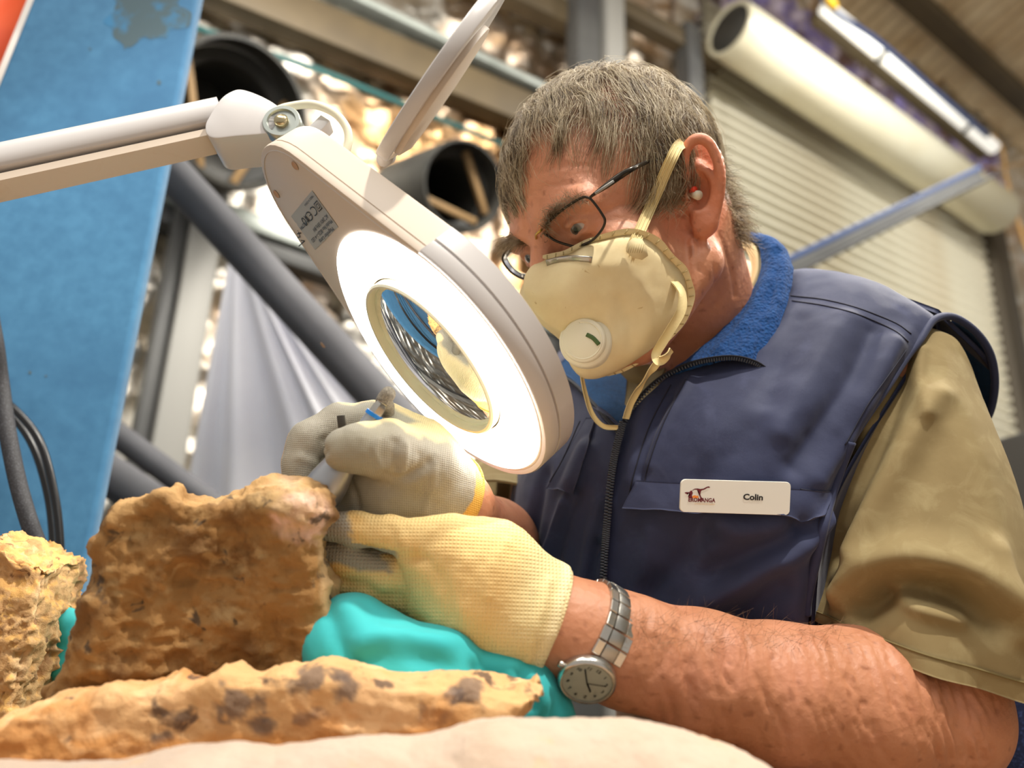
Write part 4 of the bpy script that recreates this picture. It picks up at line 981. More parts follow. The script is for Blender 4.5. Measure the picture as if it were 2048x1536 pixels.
lo_, hi_ = PP([(555, 800, .5), (920, 1090, .68)]).min(0) - .05, PP([(555, 800, .5), (920, 1090, .68)]).max(0) + .05
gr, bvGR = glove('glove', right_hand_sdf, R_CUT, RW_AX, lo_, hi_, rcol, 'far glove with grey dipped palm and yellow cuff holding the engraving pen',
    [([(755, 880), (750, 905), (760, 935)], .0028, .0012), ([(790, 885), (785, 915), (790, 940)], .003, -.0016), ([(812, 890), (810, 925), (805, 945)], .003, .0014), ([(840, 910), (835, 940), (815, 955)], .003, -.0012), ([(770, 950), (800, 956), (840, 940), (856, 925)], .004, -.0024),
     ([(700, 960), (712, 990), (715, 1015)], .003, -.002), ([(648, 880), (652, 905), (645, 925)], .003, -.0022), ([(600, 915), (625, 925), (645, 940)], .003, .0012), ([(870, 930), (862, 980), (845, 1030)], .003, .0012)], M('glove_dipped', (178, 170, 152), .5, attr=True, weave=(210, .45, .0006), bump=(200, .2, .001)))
# rolled cuff rims
def cuff(pt, axis, r, mat, par):
    x_, y_, a_ = frame(axis, BK); th3 = np.linspace(0, 2 * np.pi, 60, endpoint=False)
    ob('cuff_rim', tube(pt + r * (np.cos(th3)[:, None] * x_ + np.sin(th3)[:, None] * y_), .0022, 8, closed=True), mat, par)
cuff(L_CUT + LW_AX * .001, LW_AX, .0335, M('cuff_cream', (236, 216, 164), .85, weave=(130, .7, .0009)), gl)
cuff(R_CUT + RW_AX * .001, RW_AX, .0322, M('cuff_yellow', (228, 178, 86), .85, weave=(130, .7, .0009)), gr)
# ------------------------------------------------------------------ respirator mask
m_mask = M('mask_cream', (242, 226, 182), .85, rgb2=(232, 212, 164), nscale=22, weave=(1300, .35, .0005), bump=(60, .15, .002), rgb4=(196, 164, 104), n4=60., lo4=.68, hi4=.74)
m_strap = M('strap_cream', (226, 206, 150), .8, bump=(500, .3, .0008))
m_valve = M('valve_white', (236, 230, 206), .35)
m_metal = M('bright_metal', (176, 172, 164), .28, .9)
half = [(.116, 0, .008), (.106, .022, .002), (.092, .049, .000), (.067, .070, -.012), (.050, .073, -.040), (.041, .069, -.066), (.051, .057, -.088), (.076, .032, -.101), (.093, 0, -.104)]
bd = half + [(f, -l, u) for f, l, u in half[-2:0:-1]]
bd = cr(np.array(bd, float), 120, True)
Cb = np.array([.074, .004, -.050]); Dm = nrm([1, .10, -.12]); nr = 44
rr = np.linspace(0, 1, nr)[:, None, None]
Gm = Cb + (bd - Cb)[None] * rr + Dm * (.056 * (1 - rr ** 2.6) ** .62)
wig = .0006 * np.sin(np.arange(120) * 2.1)[None, :, None] * np.clip((rr - .9) * 10, 0, 1); Gm = Gm + Dm * wig
Gm = HC + Gm @ HR.T
f_ = grid_faces(nr, 120, False, True); mv = flat(Gm); mn = vnormals(mv, f_); mn = mn * np.sign(np.mean(mn @ (HR @ Dm)))
bvM = bvh_of(mv, f_)
mv = crease(mv, mn, fold_lines(bvM, [([(1190, 560), (1180, 610), (1150, 640)], .010, -.0012), ([(1240, 600), (1260, 650), (1260, 690)], .006, -.0018), ([(1280, 560), (1300, 620), (1290, 670)], .006, .0012), ([(1215, 640), (1225, 680), (1215, 705)], .004, .0014), ([(1110, 540), (1180, 530), (1250, 528)], .006, .001)]))
mv = mv + mn * (.0010 * fbm(mv, 45, 3))[:, None]
base_m = H(.1, 0, -.05)
respirator = thing('respirator', base_m, 'cream cup shaped dust mask with round exhalation valve over nose and mouth', 'mask')
inn_ = mv - mn * .0022; Nv = len(mv); j = np.arange(120); j2 = (j + 1) % 120; b_ = (nr - 1) * 120
if np.mean(vnormals(mv, f_) @ (HR @ Dm)) < 0: f_ = f_[:, ::-1]
ob('mask_cup', (np.concatenate([mv, inn_]), [f_, f_[:, ::-1] + Nv, np.stack([b_ + j, b_ + j2, b_ + Nv + j2, b_ + Nv + j], 1)]), m_mask, respirator)
edge = HC + (Cb + (bd - Cb) * 1.0) @ HR.T
out_ = HC + (Cb + (bd - Cb) * np.array([1.02, 1.07, 1.07]) - Dm * .002 + .0012 * np.sin(np.arange(120) * .9)[:, None] * Dm) @ HR.T; mid_ = (edge + out_) / 2 + (HR @ Dm) * .0014
ob('seam_flange', ring_shell(np.stack([edge, mid_, out_]), .0012), m_mask, respirator)
for k in range(0, 120, 2):                                      # crimp marks round the flange
    a_, b2 = edge[k] * .75 + out_[k] * .25, edge[k] * .1 + out_[k] * .9
    if k < 62: ob('crimp', bar(a_ + (HR @ Dm) * .0018, b2 + (HR @ Dm) * .0012, .0007, .0006, HR @ Dm), M('crimp_shade', (186, 166, 116), .8) if k == 0 else bpy.data.materials['crimp_shade'], respirator)
bvM = bvh_of(mv, f_)
# valve
vc, vn = hit(bvM, 1171, 683); vn = nrm(vn * .65 + BK * .35 - RT * .12)
ob('valve', lathe([(.0002, .0095), (.0165, .0090), (.0178, .0080), (.0180, .0040), (.0200, .0032), (.0215, .0015), (.0220, -.008)], vc, vn, 56, UP), m_valve, respirator, auto=50)
vx, vy, _ = frame(vn, UP)
def onv(px, py, l): return on_plane(px, py, vc + vn * l, vn)
sl = cr(np.array([onv(1173, 669, .0096), onv(1186, 676, .0096), onv(1198, 689, .0096)]), 10)
ob('valve_slot', tube(sl, .0017, 8, flat=.4, hint=vn), M('green_slot', (70, 96, 44), .5), respirator, label='green slot in the valve')
rim_a = np.linspace(2.2, 6.5, 30); ob('valve_rim', tube(vc + vn * .0090 + .0150 * (np.cos(rim_a)[:, None] * vx + np.sin(rim_a)[:, None] * vy), .0007, 6), m_valve, respirator)
# nose clip
q_ = hits(bvM, [(1094 + t * 90, 529 - 8 * t + 5 * (2 * t - 1) ** 2 - 4) for t in np.linspace(0, 1, 14)], .0016)
ob('nose_clip', tube(q_, .0030, 8, flat=.3, hint=HR @ Dm), m_metal, respirator, label='shiny metal nose clip')
# strap tabs and straps
def ribbon(pts, w, t, nrm_hint, n=50):
    pts = cr(np.asarray(pts), n); T = np.gradient(pts, axis=0); L_, R_ = [], []
    hh = np.asarray(nrm_hint); hh = np.broadcast_to(hh, (len(pts), 3)) if hh.ndim == 1 else cr(hh, n)
    for i in range(len(pts)):
        s_ = np.cross(nrm(T[i]), nrm(hh[i])); s_ = nrm(s_); L_.append(pts[i] + s_ * w / 2); R_.append(pts[i] - s_ * w / 2)
    G = np.stack([L_, np.array(L_) * .5 + np.array(R_) * .5 , R_], 1); return shell(G, t)
t1 = hit(bv_body, 1290, 470, .006)[0]; a1 = hit(bvM, 1264, 494, .002); a1 = a1[0] if a1[0] is not None else t1
def over(px, py, lift): return P(px, py, proj(hit(bv_body, px, py)[0][None])[0, 2] - lift)
s1 = [a1, P(1276, 470, proj(t1[None])[0, 2] - .005), over(1299, 418, .0075), over(1322, 365, .0125), P(1343, 318, .644), P(1356, 293, .650), P(1370, 283, .664)]
ob('upper_strap', ribbon(s1, .0094, .0011, EN), m_strap, respirator)
for k in (-.3, 0, .3):
    ob('strap_rib', tube(cr(np.array(s1[:6]), 40) + EN * .0006 + nrm(np.cross(s1[3] - s1[1], EN)) * .0094 * k, .00045, 5), m_strap, respirator)
tab = [(1252, 503), (1256, 484), (1266, 476), (1284, 478), (1292, 492), (1296, 512), (1284, 520), (1266, 516)]
dp = proj(a1[None])[0, 2] - .003
ob('strap_tab', prism([((x - 1272), (y - 498)) for x, y in tab], np.stack([nrm(P(1300, 498, dp) - P(1250, 498, dp)) * dp / FPX, -nrm(P(1272, 480, dp) - P(1272, 520, dp)) * dp / FPX, -EN]), P(1272, 498, dp), -.0012, .0004), m_mask, respirator, smooth=False)
for k in range(7):
    xx = 1258 + k * 4.6; ob('staple', bar(P(xx + 2.5, 488, dp - .0010), P(xx - 2.5, 506, dp - .0010), .0004, .0005, EN), bpy.data.materials['crimp_shade'], respirator)
a2 = hit(bvM, 1352, 575, .002); a2 = a2[0] if a2[0] is not None else P(1352, 575, .655); d2 = proj(a2[None])[0, 2]
s2 = [P(1346, 560, d2 + .002), P(1358, 572, d2 - .004), P(1366, 590, d2 - .008), P(1363, 620, d2 - .012), P(1346, 652, d2 - .012), P(1326, 684, d2 - .010), P(1312, 708, d2 - .008), P(1318, 722, d2 - .014), P(1334, 714, d2 - .020), P(1344, 700, d2 - .020)]
ob('lower_strap', ribbon(s2, .0074, .0011, [nrm(BK + .5 * RT)] * 3 + [nrm(BK)] * 3 + [nrm(BK - RT * .3)] * 2 + [nrm(BK * .5 - UP)] * 2), m_strap, respirator)
s3 = [P(1322, 716, d2 - .010), P(1302, 744, d2 - .006), P(1280, 776, .672), P(1262, 808, .684), P(1252, 838, .690)]
ob('lower_strap', ribbon(s3, .0060, .0011, nrm(BK + .3 * RT)), m_strap, respirator)
s4 = [P(1170, 712, .680), P(1164, 740, .690), P(1170, 780, .700), P(1184, 826, .700), P(1206, 852, .694), P(1236, 856, .690)]
ob('lower_strap', ribbon(s4, .0042, .0011, [BK + RT, BK + RT, BK + .6 * RT, BK, BK - .5 * UP]), m_strap, respirator)
# ------------------------------------------------------------------ spectacles
m_frame = M('gunmetal_frame', (62, 56, 50), .3, .85)
m_lens = M('lens_glass', (255, 255, 255), .02, trans=1.0, ior=1.08)
spec_ = thing('spectacles', H(.1, 0, .02), 'thin metal framed rectangular spectacles above the dust mask', 'glasses')
def lensgeo(px, pt, n, lab):
    q = cr(np.array([on_plane(x, y, pt, n) for x, y in px]), 90, True); c_ = q.mean(0)
    ob('rim', tube(q, .00105, 8, closed=True), m_frame, spec_)
    rings = np.stack([c_ + (q - c_) * t + n * (.0018 * (1 - t * t)) for t in (1.0, .66, .33, .02)])
    f = grid_faces(4, 90, False, True); V = flat(rings); N_ = len(V); V2 = np.concatenate([V, V - n * .0012]); e = np.arange(90); e2 = (e + 1) % 90
    ob('lens', (V2, [f, f[:, ::-1] + N_, np.stack([e, e2, e2 + N_, e + N_], 1), np.array([list(range(270, 360))]), np.array([list(range(270 + N_, 360 + N_))[::-1]])]), m_lens, spec_)
    return q
n1 = nrm(hF + .16 * hL - .10 * hU); n2 = nrm(hF - .10 * hL - .10 * hU)
lp = [(1084, 458), (1094, 446), (1130, 416), (1162, 396), (1178, 396), (1190, 408), (1204, 428), (1210, 442), (1204, 459), (1188, 478), (1172, 487), (1152, 493), (1136, 490), (1112, 482), (1096, 472), (1086, 466)]
q1 = lensgeo(lp, H(.104, .012, .018), n1, 'near')
rp = [(1072, 480), (1056, 478), (1036, 483), (1018, 494), (1007, 510), (1006, 522), (1016, 538), (1030, 550), (1046, 557), (1064, 557), (1080, 549), (1087, 541), (1084, 512), (1078, 492)]
q2 = lensgeo(rp, H(.104, -.012, .018), n2, 'far')
ob('bridge', tube([q2[np.argmin(np.linalg.norm(proj(q2)[:, :2] - [1073, 482], axis=1))], on_plane(1072, 470, H(.112, 0, .022), hF), on_plane(1080, 462, H(.112, 0, .022), hF), q1[np.argmin(np.linalg.norm(proj(q1)[:, :2] - [1086, 458], axis=1))]], .0011, 8, 20), M('gold_bridge', (196, 160, 84), .3, .8), spec_, label='gold coloured bridge')
ob('nose_pad', tube([on_plane(1084, 470, H(.108, .008, .01), n1), on_plane(1092, 482, H(.104, .01, .006), n1)], .0018, 8), m_lens, spec_)
hg = q1[np.argmin(np.linalg.norm(proj(q1)[:, :2] - [1180, 397], axis=1))]; hd_ = proj(hg[None])[0, 2]
tp = [hg, P(1186, 390, hd_ - .002), P(1212, 372, hd_ - .003), P(1240, 352, hd_ - .002), P(1268, 336, hd_ + .000), P(1300, 322, .650), P(1340, 312, .662), P(1366, 318, .674)]
for k in (2, 3, 4, 5):
    hb = hit(bv_body, *proj(np.array(tp[k])[None])[0, :2])[0]
    if hb is not None: tp[k] = P(*proj(np.array(tp[k])[None])[0, :2], min(proj(hb[None])[0, 2] - .004, proj(np.array(tp[k])[None])[0, 2]))
ob('temple_arm', tube(np.array(tp), [.0011, .0012, .0022, .0026, .0020, .0015, .0014, .0013], 8, 50, flat=.55, hint=EN), m_frame, spec_)
ob('hinge_plate', bar(P(1190, 387, hd_ - .0045), P(1228, 362, hd_ - .0055), .0022, .0012, EN, .0004), m_metal, spec_, label='bright hinge plate')
# ------------------------------------------------------------------ ear plug
ep = thing('ear_plug', E_(1392, 386), 'small white ear plug with orange end seated in the ear', 'ear plug')
ob('plug_body', tube([E_(1386, 384, -.010), E_(1397, 391, .0005)], [.0030, .0040], 16), m_valve, ep); ob('plug_tip', tube([E_(1384, 379, -.006), E_(1390, 378, -.0005)], .0024, 12), M('orange_plug', (240, 70, 40), .5), ep, label='orange tip')
# ------------------------------------------------------------------ name badge on the pocket flap
dB = min(proj(hit(bvL, x, y)[0][None])[0, 2] for x, y in ((1362, 960), (1580, 966), (1470, 1020), (1470, 966))) - .0085
bn0 = hit(bvL, 1470, 990)[1]; bn_ = nrm(BK + .10 * RT * 0 + .06 * UP); bpnt = P(1470, 995, dB)
cor = [on_plane(x, y, bpnt, bn_) for x, y in ((1362, 958), (1582, 964), (1579, 1031), (1359, 1024))]
def bq(u, v, l=0.0): return (cor[0] * (1 - u) + cor[1] * u) * (1 - v) + (cor[3] * (1 - u) + cor[2] * u) * v + bn_ * l
badge = thing('name_badge', bpnt, 'white plastic name badge reading Colin pinned on the pocket flap', 'badge')
m_badge = M('badge_white', (232, 230, 220), .18, coat=.6)
def rquad(n=8, r=.045, ar=3.3):
    out = []
    for cx_, cy_, a0 in ((1 - r, r * ar, -90), (1 - r, 1 - r * ar, 0), (r, 1 - r * ar, 90), (r, r * ar, 180)):
        for k in range(n + 1):
            a = math.radians(a0 + 90 * k / n); out.append((cx_ + r * math.cos(a), cy_ + r * ar * math.sin(a)))
    return out
rq = rquad(); k_ = len(rq)
lay = [np.array([bq(u, v, l) for u, v in [( .5 + (a - .5) * s, .5 + (b - .5) * s2_) for a, b in rq]]) for s, s2_, l in ((1, 1, -.0022), (1, 1, .0), (.992, .975, .0007))]
V = np.concatenate(lay); ob('plate', (V, [grid_faces(3, k_, False, True), np.arange(k_)[None][:, ::-1], np.arange(2 * k_, 3 * k_)[None]]), m_badge, badge, auto=40)
def text_mesh(name, body, place, mat, parent, size=1.0, bold=0.0):
    cu = bpy.data.curves.new('txt', 'FONT'); cu.body = body; cu.size = size; cu.offset = bold; cu.resolution_u = 3
    to = bpy.data.objects.new('txt', cu); COL.objects.link(to); me = bpy.data.meshes.new_from_object(to.evaluated_get(bpy.context.evaluated_depsgraph_get()))
    bpy.data.objects.remove(to)
    V = np.array([v.co[:] for v in me.vertices]); F = {}
    for p_ in me.polygons: F.setdefault(len(p_.vertices), []).append(list(p_.vertices))
    w_ = V[:, 0].max() if len(V) else 1
    return ob(name, (np.array([place(v[0], v[1], w_) for v in V]), [np.array(x) for x in F.values()]), mat, parent, smooth=False)
m_ink = M('black_print', (28, 26, 28), .5); m_mar = M('maroon_print', (104, 18, 32), .5); m_org = M('orange_print', (238, 140, 50), .5); m_pale = M('pale_orange_print', (226, 190, 140), .5)
text_mesh('name_print', 'Colin', lambda x, y, w_: bq(.568 + x / w_ * .180, .565 - y * .245, .0010), m_ink, badge, 1.0, .034)
text_mesh('logo_lettering', 'EROMANGA', lambda x, y, w_: bq(.072 + x / w_ * .246, .672 - y * .17, .0010), m_mar, badge, 1.0, .03)
text_mesh('logo_small_print', 'NATURAL HISTORY MUSEUM', lambda x, y, w_: bq(.130 + x / w_ * .185, .752 - y * .055, .0010), m_pale, badge)
def bpoly(name, pts, mat, par=None): 
    p_ = [((x - 165) / 1735, (y - 215) / 545) for x, y in pts]; V = np.array([bq(u, v, .0010) for u, v in p_]); bm = bmesh.new(); f = bm.faces.new([bm.verts.new(v) for v in V]); bmesh.ops.triangulate(bm, faces=[f]); ob(name, bmVF(bm), mat, badge, smooth=False)
bpoly('logo_dinosaur', [(340, 400), (380, 368), (430, 362), (470, 370), (520, 362), (570, 332), (600, 322), (626, 334), (612, 346), (585, 346), (540, 376), (492, 394), (480, 420), (476, 462), (492, 500), (520, 530), (500, 560), (470, 500), (462, 440), (452, 408), (420, 384), (380, 384), (352, 402)], m_mar)
bpoly('logo_bird', [(225, 440), (250, 428), (300, 428), (326, 398), (346, 408), (356, 440), (344, 480), (356, 530), (300, 530), (286, 500), (320, 480), (322, 450), (300, 440), (258, 444), (276, 466), (250, 456)], m_mar)
bpoly('logo_sun', [(346, 520), (356, 486), (390, 474), (420, 486), (440, 478), (452, 520)], m_org)
# ------------------------------------------------------------------ wrist watch
wa = nrm(nrm(P(1290, 1312, .562) - P(1165, 1268, .553)) - .22 * UP); wc = P(1180, 1275, .5545); we1 = nrm(BK - wa * np.dot(BK, wa)); we2 = np.cross(wa, we1); we2 = we2 * np.sign(np.dot(we2, -UP))
watch = thing('wristwatch', wc, 'steel wristwatch with link bracelet and pale round dial on the near wrist', 'watch')
R_w = .0382; m_steel = M('watch_steel', (196, 192, 184), .22, .95); m_steelb = M('watch_steel_brushed', (170, 168, 162), .34, .95)
def wr(th_, r, ax=0.0): return wc + r * (math.cos(th_) * we1 + math.sin(th_) * we2) + wa * ax
D0 = math.radians(24); nl = 21; dth = (2 * math.pi - math.radians(52)) / nl
for k in range(nl):
    th_ = D0 + math.radians(26) + dth * (k + .5); c_ = wr(th_, R_w); n_ = nrm(c_ - wc); t_ = np.cross(wa, n_); hw = R_w * dth / 2 * .96
    wd = .0112 if k in (0, 1, nl - 1, nl - 2) else .0104
    side = join(*[box(c_ + wa * s_ * wd * .74, [t_, wa, n_], [hw, wd * .27, .0016], .0005, 1) for s_ in (1, -1)])
    lk = ob('bracelet_link', box(c_ + n_ * .0004, [t_, wa, n_], [hw * .96, wd * .44, .0019], .0006, 2), m_steelb, watch, auto=30)
    for s_ in (1, -1): ob('side_link', box(c_ + wa * s_ * wd * .74, [t_, wa, n_], [hw, wd * .27, .0016], .0005, 1), m_steel, lk, auto=30)
dn_ = nrm(math.cos(D0) * we1 + math.sin(D0) * we2); dc = wc + dn_ * (R_w + .0005) - wa * .0020
ob('case', lathe([(.0, -.004), (.0165, -.004), (.0188, -.0015), (.0192, .002), (.0186, .0042), (.0172, .0052), (.0166, .0050), (.0164, .0036)], dc, dn_, 64, -wa), m_steel, watch, auto=40)
m_dial = M('watch_dial', (186, 190, 172), .5, coat=.4)
dial = ob('dial', lathe([(.0001, .0036), (.0164, .0036), (.0164, .0030)], dc, dn_, 48, -wa), m_dial, watch, auto=40)
dx, dy = nrm(-wa * .96 + we2 * .0 - .25 * np.cross(dn_, wa)), None
du_ = -nrm(np.cross(dn_, wa)); du_ = du_ if np.dot(du_, UP) > 0 else -du_; dr_ = np.cross(du_, dn_)
def dp_(a, r, l=.0040): return dc + dn_ * l + r * (math.sin(a) * dr_ + math.cos(a) * du_)
for k in range(12):
    a = k * math.pi / 6; text = str(12 if k == 0 else k); c_ = dp_(a, .0125)
    text_mesh('numeral', text, (lambda c_: (lambda x, y, w_: c_ + dr_ * (x - w_ / 2) * .0036 + du_ * (y - .33) * .0036))(c_), m_ink, dial, 1.0, .02)
ob('hour_hand', bar(dp_(0, 0, .0042), dp_(math.radians(128), .008, .0042), .0011, .0003, dn_), m_ink, watch); ob('minute_hand', bar(dp_(0, 0, .0045), dp_(math.radians(-42), .0122, .0045), .0008, .0003, dn_), m_ink, watch)
ob('second_hand', bar(dp_(0, 0, .0047), dp_(math.radians(62), .0125, .0047), .0004, .0003, dn_), m_ink, watch)
ob('crown', tube([dc - dr_ * .0185 + dn_ * .001, dc - dr_ * .0222 + dn_ * .001], .0022, 12), m_steel, watch)
m_cry = M('watch_crystal', (255, 255, 255), .02, trans=1.0, ior=1.03)
ob('crystal', lathe([(.0001, .0058), (.0166, .0056), (.0166, .0052), (.0001, .0054)], dc, dn_, 48), m_cry, watch)
# ------------------------------------------------------------------ magnifier lamp
LN = nrm(RC @ np.array([-.69, -.60, .41])); LM = nrm(RC @ np.array([.655, -.755, 0])); LM = nrm(LM - LN * np.dot(LM, LN)); LSx = np.cross(LN, LM)
LC = P(867, 714, .625)
def lp3(x, y, z=0.0): return LC + LM * x + LSx * y + LN * z
def lpix(px, py, z=0.0): return on_plane(px, py, LC + LN * z, LN)
m_wht = M('white_enamel', (208, 204, 202), .32, coat=.25); m_bei = M('lamp_plastic_bounce', (210, 194, 176), .45, rgb4=(200, 180, 156), n4=14., lo4=.6, hi4=.8)  # beige holds the warm bounce and shade on the white lamp's undersides
m_led = M('led_diffuser', (255, 255, 255), .4, emit=((1.0, .985, .95), 7.0))
m_mag = M('magnifier_glass', (226, 246, 232), .01, trans=1.0, ior=1.5); m_rim = M('lens_rim_cream', (226, 222, 196), .35)
lampo = thing('magnifier_lamp', LC, 'white ring lit magnifier lamp on a jointed arm with its lens lit up', 'lamp')
head = None
def outline(n, r=.1165, xe=-.149, re=.0575):
    out = []
    for k in range(n):
        t = 2 * math.pi * k / n; d_ = np.array([math.cos(t), math.sin(t)])
        lo2, hi2 = 0, .4
        def inside(p):
            # convex hull of the two circles
            h = np.clip(p[0] / xe, 0, 1) if xe else 0; best = 1
            for hh in np.linspace(0, 1, 41):
                c_ = xe * hh; rr_ = r + (re - r) * hh
                if (p[0] - c_) ** 2 + p[1] ** 2 <= rr_ * rr_: return True
            return False
        for _ in range(22):
            m_ = (lo2 + hi2) / 2
            if inside(d_ * m_): lo2 = m_
            else: hi2 = m_
        out.append(lo2)
    return np.array(out)
NO = 160; tO = 2 * np.pi * np.arange(NO) / NO; RO = outline(NO)
def radial(layers):
    """layers: (radius array or float, z)"""
    G = []
    for r_, z in layers:
        r_ = np.broadcast_to(r_, (NO,)); G.append(np.stack([lp3(r_[k] * math.cos(tO[k]), r_[k] * math.sin(tO[k]), z) for k in range(NO)]))
    G = np.stack(G); return flat(G), [grid_faces(len(layers), NO, False, True)]
TH = .033
housing = ob('housing', radial([(.0725, -.028), (.0725, 0.0), (RO - .0022, 0.0), (RO - .0006, -.0006), (RO, -.0024), (RO, -.0065), (RO - .0008, -.0068), (RO - .0008, -.0074), (RO, -.0077), (RO, -TH + .004), (RO - .0012, -TH + .001), (RO - .005, -TH), (.085, -TH), (.0725, -.028)]), m_bei, lampo, auto=45)
RS_ = np.where(np.cos(tO) * RO > -.052, RO + .0030, RO - .004)          # stepped guard round the lower ring
ob('ring_guard', radial([(RO - .004, -.0004), (RS_ - .0012, .0004), (RS_, -.0010), (RS_, -.0125), (RS_ - .0022, -.0129), (RS_ - .0022, -.0143), (RS_, -.0147), (RS_, -.0295), (RO - .004, -.0310)]), m_wht, lampo, auto=45)
ob('led_diffuser', radial([(.0735, .0010), (.076, .0024), (.1090, .0024), (.1120, .0012), (.1122, -.0002), (.0735, -.0002)]), m_led, lampo, auto=45, label='glowing white diffuser ring')
ob('lens_rim', radial([(.0715, -.002), (.0715, .0065), (.0700, .0078), (.0682, .0075), (.0672, .0050), (.0672, -.018), (.0715, -.02)]), m_rim, lampo, auto=45)
def arcp(r0, R_, sgn): 
    s_ = np.linspace(0, 1, 18); return [(r0 * t, (R_ * math.cos(math.asin(r0 * t / R_)) - R_) * sgn) for t in s_]
pl = [(max(x, .0002), .0035 + y + .008) for x, y in arcp(.0672, .22, 1)]; pl2 = [(max(x, .0002), -.0125 + y - .008 + .0) for x, y in arcp(.0672, .22, -1)][::-1]
V, F = lathe(pl + pl2, LC, LN, 96, LM); ob('magnifying_lens', (V, F), m_mag, lampo, label='round glass magnifying lens')
lampo_l = bpy.data.lights.new('led_ring_light', 'AREA'); lampo_l.shape = 'DISK'; lampo_l.size = .19; lampo_l.energy = .0
# screws, notch, dirt line
m_hole = M('screw_hole', (186, 150, 122), .6)
for x, y in ((590, 331), (553, 388), (800, 497), (646, 690), (1048, 918)):
    c_ = lpix(x, y, .0004); ob('screw', lathe([(.0001, .0002), (.0022, .0002), (.0030, .0009), (.0036, .0002)], c_, LN, 20), m_hole, lampo)
# label with print
lcn = [lpix(x, y, .0004) for x, y in ((676, 454), (630, 500), (582, 433), (624, 381))]   # start of first line, end of first line, end of last, start of last
def lq(u, v, l=0.0): return (lcn[0] * (1 - u) + lcn[1] * u) * (1 - v) + (lcn[3] * (1 - u) + lcn[2] * u) * v + LN * l
stk = ob('sticker', (np.array([lq(0, 0, -.0003), lq(1, 0, -.0003), lq(1, 1, -.0003), lq(0, 1, -.0003), lq(0, 0), lq(1, 0), lq(1, .74), lq(.93, .76), lq(.93, .80), lq(1, .80), lq(1, 1), lq(0, 1)]),
     [np.array([[4, 5, 6, 7, 8, 9, 10, 11]]), np.array([[3, 2, 1, 0]])]), M('silver_sticker', (176, 170, 158), .4, .2), lampo, smooth=False, label='silver rating sticker')
for body, u0, u1, v0, hh in (('Magnifier Lamp', .12, .70, .10, .10), ('Model No: 8025-1-4 LED', .03, .90, .25, .10), ('AC 240V 50Hz 8W', .04, .66, .40, .10), ('MADE IN CHINA', .06, .42, .93, .055), ('N2794', .70, .97, .66, .09)):
    text_mesh('sticker_print', body, (lambda u0, u1, v0, hh: (lambda x, y, w_: lq(u0 + x / w_ * (u1 - u0), v0 - y * hh / .7 + hh * .0, .0004)))(u0, u1, v0, hh), m_ink, stk)
def lstroke(name, pts, w_, par): 
    q = np.array([lq(u, v, .0005) for u, v in pts]); ob(name, tube(q, w_, 6, flat=.3, hint=LN), m_ink, par)
def arcuv(cu, cv, ru, rv, a0, a1, n=12): return [(cu + ru * math.cos(math.radians(a)), cv + rv * math.sin(math.radians(a))) for a in np.linspace(a0, a1, n)]
lstroke('ce_mark', arcuv(.30, .66, .09, .10, 60, 300), .00045, stk); lstroke('ce_mark', arcuv(.50, .66, .09, .10, 60, 300), .00045, stk); lstroke('ce_mark', [(.42, .66), (.48, .66)], .0004, stk)
lstroke('class_mark', [(.04, .56), (.17, .56), (.17, .76), (.04, .76), (.04, .56)], .0004, stk); lstroke('class_mark', [(.075, .61), (.135, .61), (.135, .71), (.075, .71), (.075, .61)], .00035, stk)
lstroke('bin_mark', [(.57, .56), (.63, .76)], .0004, stk); lstroke('bin_mark', [(.63, .56), (.57, .76)], .0004, stk); lstroke('bin_mark', [(.56, .60), (.64, .60), (.62, .72), (.58, .72), (.56, .60)], .0004, stk)
lstroke('tick_mark', arcuv(.72, .66, .045, .10, 0, 350, 16), .0005, stk)
for pts in ([(598, 492), (609, 482), (602, 481)], [(594, 468), (602, 466)], [(597, 464), (600, 474), (595, 475)], [(595, 461), (596, 462)]):
    ob('pen_mark', tube(np.array([lpix(x, y, .0004) for x, y in pts]), .0005, 6, flat=.3, hint=LN), m_ink, lampo)
# lid, swung open
hA = P(762, 332, .655); A_l = nrm(RC @ np.array([.560, .815, -.34])); rl_ = ray(878, 165); A_l = RT * .563 + UP * .826; A_l = nrm(A_l - rl_ * np.dot(A_l, rl_) - .0 * rl_); B_l = nrm(rl_ + .055 * (RT * .80 - UP * .57)); B_l = nrm(B_l - A_l * np.dot(A_l, B_l)); C_l = np.cross(A_l, B_l)
lid2 = []
for k in range(72):
    a = 2 * math.pi * k / 72; lid2.append((.078 + .090 * math.cos(a), .096 * math.sin(a)))
lid2 = [(max(x, .012), y) for x, y in lid2]
ob('lid', prism(lid2, np.stack([A_l, B_l, C_l]), hA, -.0055, .0055, .002), m_wht, lampo, auto=30, label='white lens lid swung up')
ob('lid_skirt', prism([(x * .74 + .012, y * .94) for x, y in lid2], np.stack([A_l, B_l, C_l]), hA, -.0100, -.0050, .001), m_bei, lampo, auto=30)
ob('lid_hinge', tube([hA - B_l * .02 + A_l * .008, hA + B_l * .02 + A_l * .008], .006, 16), m_wht, lampo)
